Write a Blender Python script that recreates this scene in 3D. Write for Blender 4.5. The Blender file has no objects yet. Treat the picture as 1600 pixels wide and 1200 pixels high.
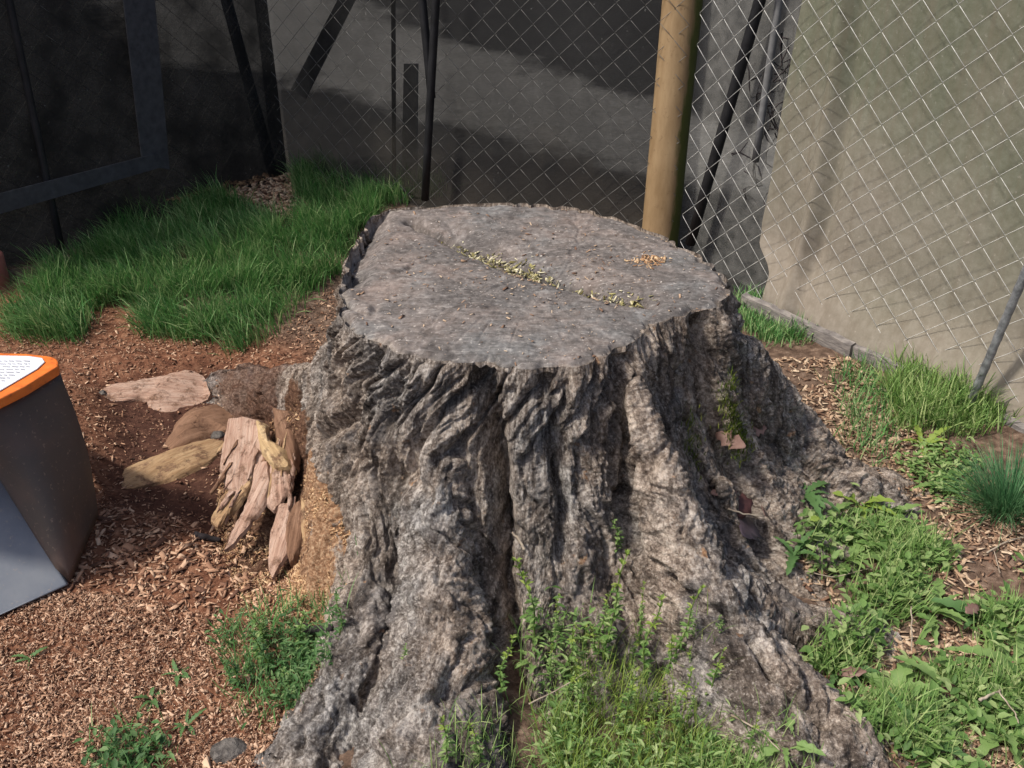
import bpy, math, random
import numpy as np
from mathutils import Vector

random.seed(7); rng = np.random.default_rng(11)
sc = bpy.context.scene
R = math.radians
# ------------------------------------------------------------------ camera
CAM_Z, PITCH, F = 1.3, R(29.5), 1600.0
cd = bpy.data.cameras.new('camera'); cam = bpy.data.objects.new('camera', cd)
sc.collection.objects.link(cam); sc.camera = cam
cam.location = (0, 0, CAM_Z); cam.rotation_euler = (R(90) - PITCH, 0, 0)
cd.sensor_width = 36; cd.lens = 36; cd.clip_start = 0.05; cd.clip_end = 400
# ------------------------------------------------------------------ light
SUN_EL, SUN_AZ = R(56), math.atan2(-0.93, -0.36)          # azimuth clockwise from +Y
w = bpy.data.worlds.new('World'); sc.world = w; w.use_nodes = True
nt = w.node_tree; nt.nodes.clear()
sky = nt.nodes.new('ShaderNodeTexSky'); sky.sky_type = 'NISHITA'; sky.sun_disc = False
sky.sun_elevation = SUN_EL; sky.sun_rotation = SUN_AZ; sky.dust_density = 4.0; sky.air_density = 0.8
bg = nt.nodes.new('ShaderNodeBackground'); bg.inputs['Strength'].default_value = 0.125
out = nt.nodes.new('ShaderNodeOutputWorld')
nt.links.new(sky.outputs[0], bg.inputs[0]); nt.links.new(bg.outputs[0], out.inputs[0])
sl = bpy.data.lights.new('sun', 'SUN'); sl.energy = 2.9; sl.angle = R(5); sl.color = (1, 0.95, 0.87)
sun = bpy.data.objects.new('sun', sl); sc.collection.objects.link(sun)
sdir = Vector((math.sin(SUN_AZ) * math.cos(SUN_EL), math.cos(SUN_AZ) * math.cos(SUN_EL), math.sin(SUN_EL)))
sun.rotation_euler = sdir.to_track_quat('Z', 'Y').to_euler()
vs = sc.view_settings; vs.view_transform = 'Standard'; vs.look = 'None'; vs.exposure = 0.42; vs.gamma = 1
vs.use_curve_mapping = False

# ------------------------------------------------------------------ numeric helpers
def _h(ix, iy, iz):
    h = (ix.astype(np.uint32) * np.uint32(374761393) + iy.astype(np.uint32) * np.uint32(668265263)
         + iz.astype(np.uint32) * np.uint32(2147483647 - 1234567))
    h = (h ^ (h >> np.uint32(13))) * np.uint32(1274126177)
    h = (h ^ (h >> np.uint32(15))) * np.uint32(2246822519)
    return h ^ (h >> np.uint32(16))
_G = np.random.default_rng(3).normal(size=(256, 3)); _G /= np.linalg.norm(_G, axis=1)[:, None]
def pn(x, y, z=0.0):
    x, y, z = np.broadcast_arrays(np.asarray(x, float), np.asarray(y, float), np.asarray(z, float))
    ix, iy, iz = [np.floor(a).astype(np.int64) for a in (x, y, z)]
    fx, fy, fz = x - ix, y - iy, z - iz
    u, v, ww = [f * f * f * (f * (f * 6 - 15) + 10) for f in (fx, fy, fz)]
    r = 0
    for dx in (0, 1):
        for dy in (0, 1):
            for dz in (0, 1):
                g = _G[(_h(ix + dx, iy + dy, iz + dz) & np.uint32(255)).astype(int)]
                d = g[..., 0] * (fx - dx) + g[..., 1] * (fy - dy) + g[..., 2] * (fz - dz)
                r = r + d * (u if dx else 1 - u) * (v if dy else 1 - v) * (ww if dz else 1 - ww)
    return r * 1.5
def fbm(x, y, z=0.0, o=4):
    s, a, f = 0, 1.0, 1.0
    for _ in range(o):
        s = s + a * pn(x * f + 7.1 * _, y * f + 3.3 * _, np.asarray(z) * f + 1.7 * _); a *= 0.5; f *= 2.03
    return s
def sstep(a, b, x):
    t = np.clip((x - a) / (b - a), 0, 1); return t * t * (3 - 2 * t)
CP, SP = math.cos(PITCH), math.sin(PITCH)
def ray(px, py):
    u, v = (np.asarray(px, float) - 800) / F, (600 - np.asarray(py, float)) / F
    return np.stack([u, v * SP + CP, v * CP - SP], -1)
def P(px, py, z=0.0):
    d = ray(px, py); t = (np.asarray(z, float) - CAM_Z) / d[..., 2]
    return d * t[..., None] + np.array([0, 0, CAM_Z])
def P1(px, py, z=0.0): return P(np.array(px), np.array(py), z)
def polyw(pts, z=0.0):
    a = np.array(pts, float); return P(a[:, 0], a[:, 1], z)[:, :2]
def inpoly(x, y, poly):
    c = np.zeros(np.shape(x), bool); n = len(poly)
    for i in range(n):
        x0, y0 = poly[i]; x1, y1 = poly[(i + 1) % n]
        k = ((y0 > y) != (y1 > y)); c ^= k & (x < (x1 - x0) * (y - y0) / ((y1 - y0) if y1 != y0 else 1e-9) + x0)
    return c
def polydist(x, y, poly, closed=True):
    best = np.full(np.shape(x), 1e9); n = len(poly)
    for i in range(n if closed else n - 1):
        a = np.array(poly[i]); b = np.array(poly[(i + 1) % n]); d = b - a
        t = np.clip(((x - a[0]) * d[0] + (y - a[1]) * d[1]) / (d @ d + 1e-12), 0, 1)
        best = np.minimum(best, np.hypot(x - a[0] - t * d[0], y - a[1] - t * d[1]))
    return best
def softin(x, y, poly, wdt=0.05):
    d = polydist(x, y, poly); return sstep(-wdt, wdt, np.where(inpoly(x, y, poly), d, -d))

# ------------------------------------------------------------------ scene helpers
col = sc.collection
def tag(o, label=None, cat=None, group=None, kind=None):
    if label: o['label'] = label
    if cat: o['category'] = cat
    if group: o['group'] = group
    if kind: o['kind'] = kind
    return o
def empty(name, loc=(0, 0, 0), rz=0):
    o = bpy.data.objects.new(name, None); o.location = loc; o.rotation_euler.z = rz; o.empty_display_size = .05
    col.objects.link(o); return o
def mesh(name, v, f, smooth=False, mats=None):
    m = bpy.data.meshes.new(name); v = np.asarray(v, np.float32)
    if isinstance(f, np.ndarray):
        nf, k = f.shape
        m.vertices.add(len(v)); m.vertices.foreach_set('co', v.ravel())
        m.loops.add(nf * k); m.loops.foreach_set('vertex_index', f.astype(np.int32).ravel())
        m.polygons.add(nf); m.polygons.foreach_set('loop_start', np.arange(0, nf * k, k, dtype=np.int32))
        m.update(calc_edges=True)
    else:
        m.from_pydata([tuple(map(float, p)) for p in v], [], [tuple(int(i) for i in q) for q in f]); m.update()
    if smooth: m.polygons.foreach_set('use_smooth', np.ones(len(m.polygons), bool))
    return m
def obj(name, m, mat=None, parent=None, loc=(0, 0, 0)):
    o = bpy.data.objects.new(name, m); col.objects.link(o); o.location = loc
    if mat is not None and not m.materials: m.materials.append(mat)
    if parent is not None: o.parent = parent
    return o
def attr(m, name, vals):
    a = m.attributes.new(name, 'FLOAT', 'POINT'); a.data.foreach_set('value', np.asarray(vals, np.float32).ravel())
def uvmap(m, uv):
    l = m.uv_layers.new(name='UVMap'); vi = np.zeros(len(m.loops), np.int32); m.loops.foreach_get('vertex_index', vi)
    l.data.foreach_set('uv', np.asarray(uv, np.float32)[vi].ravel())
def gridfaces(nu, nv, wrap=False):
    i, j = np.meshgrid(np.arange(nu if wrap else nu - 1), np.arange(nv - 1), indexing='ij')
    a = i * nv + j; b = ((i + 1) % nu) * nv + j
    return np.stack([a, b, b + 1, a + 1], -1).reshape(-1, 4)
def tube(pts, rad, n=6, cap=True):
    pts = np.asarray(pts, float); k = len(pts); rad = np.broadcast_to(rad, (k,))
    t = np.gradient(pts, axis=0); t /= np.linalg.norm(t, axis=1)[:, None] + 1e-12
    ref = np.array([0, 0, 1.0]) if abs(t[0, 2]) < .9 else np.array([1.0, 0, 0])
    a = np.cross(t, ref); a /= np.linalg.norm(a, axis=1)[:, None] + 1e-12; b = np.cross(t, a)
    ang = np.arange(n) * 2 * math.pi / n
    v = pts[:, None] + rad[:, None, None] * (np.cos(ang)[None, :, None] * a[:, None] + np.sin(ang)[None, :, None] * b[:, None])
    v = v.reshape(-1, 3); f = []
    for i in range(k - 1):
        for j in range(n):
            f.append((i * n + j, i * n + (j + 1) % n, (i + 1) * n + (j + 1) % n, (i + 1) * n + j))
    if cap: f.append(tuple(range(n - 1, -1, -1))); f.append(tuple((k - 1) * n + j for j in range(n)))
    return v, f
def join(parts):
    V, Fc, o = [], [], 0
    for v, f in parts:
        V.append(v); Fc += [tuple(i + o for i in q) for q in f]; o += len(v)
    return np.concatenate(V), Fc
def copy_tree(o, parent=None):
    c = o.copy(); col.objects.link(c); c.parent = parent
    for ch in list(o.children): copy_tree(ch, c)
    return c

# ------------------------------------------------------------------ materials
class NB:
    def __init__(s, name):
        s.m = bpy.data.materials.new(name); s.m.use_nodes = True; s.t = s.m.node_tree; s.t.nodes.clear()
        s.out = s.n('ShaderNodeOutputMaterial')
    def n(s, typ, **kw):
        x = s.t.nodes.new(typ)
        for k, v in kw.items():
            if k.startswith('i_'): x.inputs[k[2:].replace('_', ' ')].default_value = v
            else: setattr(x, k, v)
        return x
    def l(s, a, b): s.t.links.new(a, b)
    def coord(s, kind='Object', scale=(1, 1, 1)):
        c = s.n('ShaderNodeTexCoord'); mp = s.n('ShaderNodeMapping'); mp.inputs['Scale'].default_value = scale
        s.l(c.outputs[kind], mp.inputs[0]); return mp.outputs[0]
    def noise(s, vec, scale=5, detail=4, rough=.6, dist=0):
        x = s.n('ShaderNodeTexNoise'); x.inputs['Scale'].default_value = scale; x.inputs['Detail'].default_value = detail
        x.inputs['Roughness'].default_value = rough; x.inputs['Distortion'].default_value = dist
        s.l(vec, x.inputs['Vector']); return x.outputs['Fac']
    def ramp(s, fac, stops):
        x = s.n('ShaderNodeValToRGB'); e = x.color_ramp.elements
        while len(e) < len(stops): e.new(0.5)
        for el, (p, c) in zip(e, stops): el.position = p; el.color = (*c, 1) if len(c) == 3 else c
        s.l(fac, x.inputs[0]); return x.outputs[0]
    def mix(s, fac, a, b, mode='MIX'):
        x = s.n('ShaderNodeMix', data_type='RGBA', blend_type=mode)
        for sock, val in ((x.inputs[0], fac), (x.inputs[6], a), (x.inputs[7], b)):
            if hasattr(val, 'is_output'): s.l(val, sock)
            else: sock.default_value = val if isinstance(val, (int, float)) else (*val, 1)
        return x.outputs[2]
    def attr(s, name):
        x = s.n('ShaderNodeAttribute'); x.attribute_name = name; return x.outputs['Fac']
    def island(s): return s.n('ShaderNodeNewGeometry').outputs['Random Per Island']
    def math(s, op, a, b=0.0):
        x = s.n('ShaderNodeMath', operation=op)
        for sock, val in ((x.inputs[0], a), (x.inputs[1], b)):
            if hasattr(val, 'is_output'): s.l(val, sock)
            else: sock.default_value = val
        return x.outputs[0]
    def bump(s, h, strength=.5, dist=.005):
        x = s.n('ShaderNodeBump'); x.inputs['Strength'].default_value = strength; x.inputs['Distance'].default_value = dist
        s.l(h, x.inputs['Height']); return x.outputs[0]
    def surf(s, colr, rough=.85, normal=None, spec=.3, metal=0, transl=0, transp=0):
        b = s.n('ShaderNodeBsdfPrincipled'); b.inputs['Roughness'].default_value = rough
        b.inputs['Specular IOR Level'].default_value = spec; b.inputs['Metallic'].default_value = metal
        if hasattr(colr, 'is_output'): s.l(colr, b.inputs['Base Color'])
        else: b.inputs['Base Color'].default_value = (*colr, 1)
        if normal is not None: s.l(normal, b.inputs['Normal'])
        o = b.outputs[0]
        if transl:
            t = s.n('ShaderNodeBsdfTranslucent'); mx = s.n('ShaderNodeMixShader'); mx.inputs[0].default_value = transl
            if hasattr(colr, 'is_output'): s.l(colr, t.inputs[0])
            else: t.inputs[0].default_value = (*colr, 1)
            s.l(o, mx.inputs[1]); s.l(t.outputs[0], mx.inputs[2]); o = mx.outputs[0]
        if hasattr(transp, 'is_output') or transp:
            t = s.n('ShaderNodeBsdfTransparent'); mx = s.n('ShaderNodeMixShader')
            if hasattr(transp, 'is_output'): s.l(transp, mx.inputs[0])
            else: mx.inputs[0].default_value = transp
            s.l(o, mx.inputs[1]); s.l(t.outputs[0], mx.inputs[2]); o = mx.outputs[0]
        s.l(o, s.out.inputs[0]); return s.m
def simple(name, stops, scale=8, coord='Object', stretch=(1, 1, 1), rough=.85, bump=.4, bd=.004, spec=.3, metal=0, transl=0, isl=0., detail=5, transp=0):
    b = NB(name); v = b.coord(coord, stretch); f = b.noise(v, scale, detail)
    if isl: f = b.math('ADD', b.math('MULTIPLY', f, 1 - isl), b.math('MULTIPLY', b.island(), isl))
    return b.surf(b.ramp(f, stops), rough, b.bump(f, bump, bd) if bump else None, spec, metal, transl, transp)

MT = {}
MT['chips'] = simple('wood_chip_wood', [(.15, (.09, .042, .026)), (.4, (.24, .122, .073)), (.62, (.4, .23, .14)), (.9, (.62, .43, .29))], 30, isl=.75, bump=.2)
MT['sawdust'] = simple('fresh_sawdust', [(.15, (.2, .1, .05)), (.5, (.42, .25, .13)), (.85, (.62, .44, .26))], 30, isl=.75, bump=.2)
MT['shavings'] = simple('shavings_wood', [(.15, (.15, .075, .046)), (.5, (.36, .205, .125)), (.85, (.6, .41, .28))], 30, isl=.75, bump=.2)
MT['straw'] = simple('dry_litter', [(.15, (.14, .075, .048)), (.5, (.36, .23, .145)), (.85, (.56, .43, .3))], 30, isl=.75, bump=.2)
GR = lambda n, a, b_, c: simple(n, [(.1, a), (.5, b_), (.9, c)], 25, isl=.7, bump=0, rough=.6, spec=.35, transl=.35)
MT['grass_dark'] = GR('grass_dark', (.04, .105, .033), (.11, .3, .075), (.42, .5, .24))
MT['grass_bright'] = GR('grass_bright', (.075, .155, .033), (.2, .34, .085), (.47, .53, .23))
MT['grass_blue'] = GR('grass_blue', (.03, .1, .035), (.075, .21, .08), (.2, .34, .16))
MT['weed'] = GR('weed_leaf', (.06, .13, .03), (.165, .285, .075), (.4, .48, .21))
MT['weed_yellow'] = GR('weed_tip', (.1, .17, .025), (.22, .32, .05), (.4, .46, .13))
MT['weed_dark'] = GR('weed_leaf_dark', (.035, .09, .026), (.085, .185, .055), (.2, .3, .12))
MT['stem'] = simple('weed_stem', [(.3, (.06, .12, .02)), (.7, (.16, .22, .05))], 30, bump=0, rough=.6)
MT['moss'] = simple('moss', [(.2, (.03, .05, .008)), (.5, (.09, .13, .015)), (.8, (.2, .22, .03))], 60, isl=.6, bump=0, transl=.2)
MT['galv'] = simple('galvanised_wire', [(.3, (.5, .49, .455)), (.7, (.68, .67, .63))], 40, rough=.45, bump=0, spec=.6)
MT['galv_dim'] = simple('dimmed_wire', [(.3, (.1, .1, .095)), (.7, (.22, .215, .2))], 40, rough=.6, bump=0)  # same wire made darker: dim light on the back runs put into the colour
MT['post_black'] = simple('black_post', [(.3, (.006, .006, .007)), (.7, (.02, .02, .022))], 20, rough=.6, bump=.2)
MT['litterleaf'] = simple('dead_leaf_pink', [(.3, (.14, .075, .06)), (.7, (.3, .19, .155))], 30, bump=.3, rough=.6, transl=.15)
MT['leafred'] = simple('dead_leaf_maroon', [(.3, (.035, .014, .013)), (.7, (.085, .034, .03))], 30, bump=.3, rough=.55)
MT['leafplum'] = simple('dead_leaf_plum', [(.3, (.035, .025, .032)), (.7, (.085, .062, .075))], 30, bump=.3, rough=.5)
MT['leafbrown'] = simple('dead_leaf_brown', [(.3, (.16, .08, .035)), (.7, (.34, .18, .08))], 30, bump=.3, rough=.6, transl=.15)
MT['twig'] = simple('dry_twig', [(.3, (.2, .15, .11)), (.7, (.45, .38, .29))], 40, bump=.2)
MT['darkstick'] = simple('dark_stick', [(.3, (.012, .01, .011)), (.7, (.05, .04, .04))], 40, bump=.6)
MT['stone'] = simple('grey_stone', [(.35, (.05, .043, .038)), (.65, (.2, .18, .16))], 45, bump=1.0, bd=.02, detail=7)

def m_wood(name, stops):
    b = NB(name); v = b.coord('UV', (1, .05, 1)); g = b.noise(v, 210, 5, .75); ob = b.coord()
    g2 = b.noise(b.coord('UV', (1, .3, 1)), 40, 5, .7)
    f = b.math('ADD', b.math('MULTIPLY', g, .55), b.math('MULTIPLY', g2, .45))
    c = b.ramp(f, stops)
    d = b.ramp(b.noise(ob, 28, 6, .75), [(.5, (0, 0, 0)), (.62, (.85, .85, .85))])
    c = b.mix(d, c, b.ramp(b.noise(ob, 160, 3, .7), [(.35, (.06, .028, .018)), (.65, (.25, .14, .085))]))   # caked-on sawdust and earth
    return b.surf(c, .85, b.bump(b.math('ADD', g, g2), 1.0, .006), .2)
MT['wood_pink'] = m_wood('split_wood_pink', [(.3, (.2, .1, .07)), (.45, (.4, .25, .18)), (.6, (.56, .4, .31)), (.75, (.66, .52, .42))])
MT['wood_pale'] = m_wood('split_wood_pale', [(.3, (.16, .09, .045)), (.45, (.34, .21, .11)), (.6, (.5, .34, .19)), (.75, (.6, .45, .28))])
MT['wood_orange'] = m_wood('split_wood_orange', [(.3, (.1, .05, .03)), (.5, (.22, .122, .074)), (.7, (.35, .215, .14))])
MT['wood_yellow'] = m_wood('split_wood_yellow', [(.3, (.26, .15, .07)), (.5, (.52, .36, .19)), (.7, (.7, .54, .33))])

# ------------------------------------------------------------------ layout: fence corners, stump outline
FA0, FA1 = P1(-330, 560)[:2], P1(440, 284)[:2]
FB1 = P1(1028, 405)[:2]
FC1 = P1(2050, 880)[:2]

STH = 0.49
rim_px = [(530, 475), (536, 440), (548, 400), (570, 360), (592, 330), (640, 323), (700, 320), (760, 317), (830, 318), (900, 325),
          (960, 338), (1010, 360), (1060, 380), (1105, 406), (1133, 430), (1140, 450), (1128, 475), (1100, 488), (1052, 492),
          (1012, 507), (985, 532), (950, 552), (900, 571), (850, 575), (790, 571), (740, 564), (700, 564), (650, 558), (610, 545),
          (570, 530), (545, 512), (532, 492)]
rimw = polyw(rim_px, STH)
SC = np.array([0.5 * (rimw[:, 0].min() + rimw[:, 0].max()), 0.5 * (rimw[:, 1].min() + rimw[:, 1].max())])
_a = np.arctan2(rimw[:, 1] - SC[1], rimw[:, 0] - SC[0]); _r = np.hypot(rimw[:, 0] - SC[0], rimw[:, 1] - SC[1])
_o = np.argsort(_a); _a, _r = _a[_o], _r[_o]
_a = np.concatenate([_a - 2 * np.pi, _a, _a + 2 * np.pi]); _r = np.tile(_r, 3)
def rimr(th): return np.interp(np.mod(th + np.pi, 2 * np.pi) - np.pi, _a, _r)
def pl(pts):
    a = np.array(pts, float); return P(a[:, 0], a[:, 1], a[:, 2])
roots = [  # ridge polylines (pixel x, y, height), half-widths
    (pl([(690, 575, .46), (690, 700, .35), (688, 850, .225), (680, 1000, .14), (668, 1150, .085), (650, 1330, .03), (640, 1450, -.03)]), (.08, .19)),
    (pl([(600, 590, .40), (592, 750, .24), (572, 900, .13), (545, 1020, .075), (470, 1190, .01), (420, 1280, -.03)]), (.06, .11)),
    (pl([(895, 600, .43), (890, 750, .26), (905, 900, .12), (930, 1060, .0)]), (.05, .06)),
    (pl([(985, 600, .42), (1035, 720, .32), (1095, 850, .215), (1165, 970, .14), (1245, 1080, .085), (1340, 1200, .02), (1400, 1270, -.03)]), (.06, .17)),
    (pl([(1130, 880, .15), (1210, 925, .085), (1310, 972, .035), (1400, 992, -.03)]), (.06, .075)),
    (pl([(1142, 480, .46), (1195, 560, .32), (1250, 640, .17), (1320, 722, .07), (1430, 770, -.02)]), (.06, .11)),
    (pl([(1120, 760, .16), (1190, 800, .06), (1230, 830, -.03)]), (.04, .05)),
    (pl([(540, 500, .44), (500, 570, .24), (450, 585, .12), (395, 585, .03), (350, 580, -.03)]), (.06, .075)),
    (pl([(500, 640, .22), (430, 660, .16), (415, 740, .085), (405, 850, -.01)]), (.06, .085)),
]
crev = [  # crevices: polyline, depth, half-width
    (pl([(765, 575, .46), (776, 640, .39), (782, 760, .27), (790, 900, .14), (805, 1040, .05), (825, 1240, -.04)]), .085, .017),
    (pl([(850, 580, .46), (862, 680, .35), (875, 800, .23), (870, 900, .12)]), .035, .012),
    (pl([(960, 560, .46), (965, 700, .33), (985, 850, .17)]), .04, .013),
    (pl([(1110, 520, .46), (1118, 640, .3), (1150, 760, .12), (1185, 850, .03)]), .075, .03),
    (pl([(600, 560, .45), (560, 650, .34), (500, 690, .2)]), .035, .016),
    (pl([(655, 560, .46), (610, 660, .36), (625, 800, .22)]), .026, .012),
    (pl([(1060, 900, .15), (1150, 985, .11), (1215, 1060, .1), (1290, 1130, .05)]), .05, .008),
    (pl([(645, 1010, .09), (570, 1085, .07), (575, 1110, .06), (510, 1195, .03)]), .045, .008),
    (pl([(1075, 800, .22), (1150, 900, .14), (1230, 990, .08)]), .014, .008),
]
def polyh(x, y, pts, hw, k):
    """height of a root ridge: interpolated crest height minus a rounded cross-section"""
    seg = np.linalg.norm(np.diff(pts[:, :2], axis=0), axis=1); cum = np.concatenate([[0], np.cumsum(seg)])
    bd = np.full(np.shape(x), 1e9); bz = np.zeros(np.shape(x)); bt = np.zeros(np.shape(x))
    for i in range(len(pts) - 1):
        a, b = pts[i], pts[i + 1]; d = b[:2] - a[:2]
        t = np.clip(((x - a[0]) * d[0] + (y - a[1]) * d[1]) / (d @ d), 0, 1)
        dd = np.hypot(x - a[0] - t * d[0], y - a[1] - t * d[1]); m = dd < bd
        bd = np.where(m, dd, bd); bz = np.where(m, a[2] + t * (b[2] - a[2]), bz); bt = np.where(m, (cum[i] + t * seg[i]) / cum[-1], bt)
    wd = hw[0] + (hw[1] - hw[0]) * bt
    q = bd / wd
    return bz - np.maximum(bz + .05, .05) * np.where(q < 1, q ** 2.2, 1 + 2.2 * (q - 1))
PITC = polyw([(100, 590), (370, 615), (440, 660), (470, 900), (420, 1000), (250, 900), (120, 780)])
def hs(x, y):
    """stump surface height"""
    dx, dy = x - SC[0], y - SC[1]; th = np.arctan2(dy, dx); r = np.hypot(dx, dy)
    e = np.maximum(r - rimr(th), 0)
    fw = np.interp(th, [-np.pi, -2.5, -2.1, -1.57, -.9, -.2, 1.2, np.pi], [.08, .1, .17, .22, .22, .19, .1, .08])
    z = STH * (0.55 * np.exp(-e / .055) + .45 * np.exp(-e / fw)) - .05 * sstep(.1, .45, e) - .035 * sstep(0, .25, e) - .09 * softin(x, y, PITC, .06) * sstep(.02, .12, e)
    k = 45.0; acc = np.exp(k * z)
    for pts, hw in roots: acc = acc + np.exp(k * np.clip(polyh(x, y, pts, hw, k), -.3, .46)) - np.exp(-k * .3)
    return np.minimum(np.log(acc) / k, STH) + 0.004 * fbm(x * 14, y * 14, 3.0) * sstep(0, .05, e)
PIT = polyw([(150, 590), (330, 560), (470, 600), (440, 900), (300, 800), (170, 770)])
BANK = polyw([(470, 700), (580, 690), (560, 960), (420, 1000), (440, 860)])
BACKL = polyw([(-200, 480), (440, 200), (700, 280), (560, 420), (150, 480)])
def gh(x, y):
    z = .018 * fbm(x * 2.1, y * 2.1, .5) + .006 * fbm(x * 11, y * 11, 9.)
    near = np.hypot(x, y) < 6
    z = np.where(near, z, z * .3)
    z = z - .06 * softin(x, y, PIT, .09) + .035 * softin(x, y, BANK, .07) + .03 * softin(x, y, BACKL, .3)
    return z - .005
def surf(x, y): return np.maximum(gh(x, y), hs(x, y))
_cx, _cy = np.arange(-2.2, 2.3, .006), np.arange(.7, 4.8, .006)
_CX, _CY = np.meshgrid(_cx, _cy, indexing='ij'); _CG = gh(_CX, _CY).astype(np.float32); _CH = hs(_CX, _CY).astype(np.float32)
def _lk(T, x, y):
    fx = np.clip((np.asarray(x) - _cx[0]) / .006, 0, len(_cx) - 1.001); fy = np.clip((np.asarray(y) - _cy[0]) / .006, 0, len(_cy) - 1.001)
    i, j = fx.astype(int), fy.astype(int); a, b_ = fx - i, fy - j
    return (T[i, j] * (1 - a) + T[i + 1, j] * a) * (1 - b_) + (T[i, j + 1] * (1 - a) + T[i + 1, j + 1] * a) * b_
def ghc(x, y): return _lk(_CG, x, y)
def hsc(x, y): return _lk(_CH, x, y)
def surf(x, y): return np.maximum(ghc(x, y), hsc(x, y))
def hit(px, py, fn=surf):
    px, py = np.atleast_1d(np.asarray(px, float)), np.atleast_1d(np.asarray(py, float))
    d = ray(px, py); o = np.array([0, 0, CAM_Z]); lo = np.full(px.shape, .8); found = np.zeros(px.shape, bool); hi = lo.copy()
    for t in np.arange(.8, 6, .02):
        p = o + d * t; below = (p[:, 2] < fn(p[:, 0], p[:, 1])) & ~found
        hi = np.where(below, t, hi); found |= below
        if found.all(): break
    hi = np.where(found, hi, 6); lo = hi - .02
    for _ in range(12):
        m = (lo + hi) / 2; p = o + d * m[:, None]; b = p[:, 2] < fn(p[:, 0], p[:, 1]); hi = np.where(b, m, hi); lo = np.where(b, lo, m)
    return o + d * hi[:, None]
def hit1(px, py, fn=surf): return hit([px], [py], fn)[0]

# ------------------------------------------------------------------ ground: one sheet out to the horizon
def axis(a, b, step, far):
    core = np.arange(a, b, step); g = []; s = step; p = b
    while p < far: s *= 1.25; p += s; g.append(p)
    h = []; s = step; p = a
    while p > -far: s *= 1.25; p -= s; h.append(p)
    return np.concatenate([h[::-1], core, g])
gx, gy = axis(-1.7, 1.8, .012, 120), axis(.75, 3.6, .012, 120)
X, Y = np.meshgrid(gx, gy, indexing='ij'); Z = gh(X, Y)
gm = mesh('ground', np.stack([X, Y, Z], -1).reshape(-1, 3), gridfaces(len(gx), len(gy)), True)
MULCH = polyw([(-400, 470), (140, 450), (240, 480), (480, 540), (560, 700), (540, 960), (480, 1150), (430, 1330), (-600, 1330)])
attr(gm, 'mulch', softin(X, Y, MULCH, .08))
attr(gm, 'pit', softin(X, Y, PIT, .06))
fl = [FA0, FA1, FB1, FC1, (8, -3), (-8, -3)]
pp = polyw([(120, -60), (470, -40), (700, 60), (1000, 150), (1100, 180), (1400, 260), (1400, 360), (1035, 280), (880, 240), (700, 190), (430, 120), (220, 90)])
attr(gm, 'band', softin(X, Y, pp, .3))  # where the sunlit strip is painted into the far ground
attr(gm, 'beyond', 1 - softin(X, Y, fl, .04))
b = NB('ground_soil'); v = b.coord()
n1 = b.noise(v, 40, 6, .7); n2 = b.noise(v, 5, 4)
soil = b.ramp(n1, [(.3, (.045, .028, .02)), (.5, (.13, .085, .06)), (.7, (.27, .19, .14))])
mul = b.ramp(n1, [(.3, (.06, .024, .014)), (.5, (.17, .075, .042)), (.7, (.32, .17, .1))])
pit = b.ramp(n1, [(.3, (.03, .013, .009)), (.55, (.08, .036, .024)), (.75, (.14, .07, .045))])
nq = b.math('ADD', b.math('MULTIPLY', n1, .75), b.math('MULTIPLY', b.noise(v, 4, 4, .6), .25))
asp = b.ramp(nq, [(.3, (.018, .017, .016)), (.5, (.035, .033, .03)), (.75, (.075, .07, .064))])  # ground beyond the fence, its shade put into the dark colour
c = b.mix(b.attr('mulch'), soil, mul); c = b.mix(b.attr('pit'), c, pit); lit_ground = b.ramp(nq, [(.3, (.12, .115, .102)), (.5, (.18, .172, .155)), (.75, (.29, .28, .26))])  # sunlit ground beyond the fence, painted as a paler tone
bm2 = b.ramp(b.math('ADD', b.attr('band'), b.math('MULTIPLY', b.math('SUBTRACT', b.noise(v, 2.5, 5), .5), 1.4)), [(.35, (0, 0, 0)), (.75, (1, 1, 1))])
c = b.mix(b.attr('beyond'), c, b.mix(bm2, asp, lit_ground))
tag(obj('ground', gm, b.surf(c, .95, b.bump(n1, .8, .012), .15)), 'bare brown soil and mulch under the stump', kind='structure')


# ------------------------------------------------------------------ tree stump
stump = empty('tree_stump', (0, 0, 0))
tag(stump, 'wide sawn tree stump with grey furrowed bark and spreading roots', 'tree stump')
NF, NB_ = 1000, 220
front = np.linspace(-np.pi - .55, .55, NF, endpoint=False); back = np.linspace(.55, np.pi - .55, NB_, endpoint=False)
TH = np.concatenate([front, back]); NT, NR = len(TH), 360
rr = rimr(TH)
e = np.concatenate([np.linspace(0, .08, 260), np.linspace(.08, .85, 700)[1:]])
RX = SC[0] + (rr[:, None] + e) * np.cos(TH)[:, None]; RY = SC[1] + (rr[:, None] + e) * np.sin(TH)[:, None]
HZ = hs(RX, RY); HZ[:, 0] = STH
GZ = ghc(RX, RY)
for i in range(NT):   # stop each spoke once it is well below the ground
    bel = np.nonzero(HZ[i] < GZ[i] - .05)[0]
    # last index above ground
    ab = np.nonzero(HZ[i] > GZ[i] - .02)[0]
    last = ab[-1] if len(ab) else len(e) - 1
    HZ[i, last + 1:] = np.minimum(HZ[i, last + 1:], HZ[i, last])
    if i == 0: LAST = np.zeros(NT, int)
    LAST[i] = min(last + 12, len(e) - 1)
LAST = np.round(np.convolve(np.concatenate([LAST[-15:], LAST, LAST[:15]]), np.ones(31) / 31, 'valid')).astype(int)
G3 = np.zeros((NT, NR, 3)); S = np.zeros((NT, NR))
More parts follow.
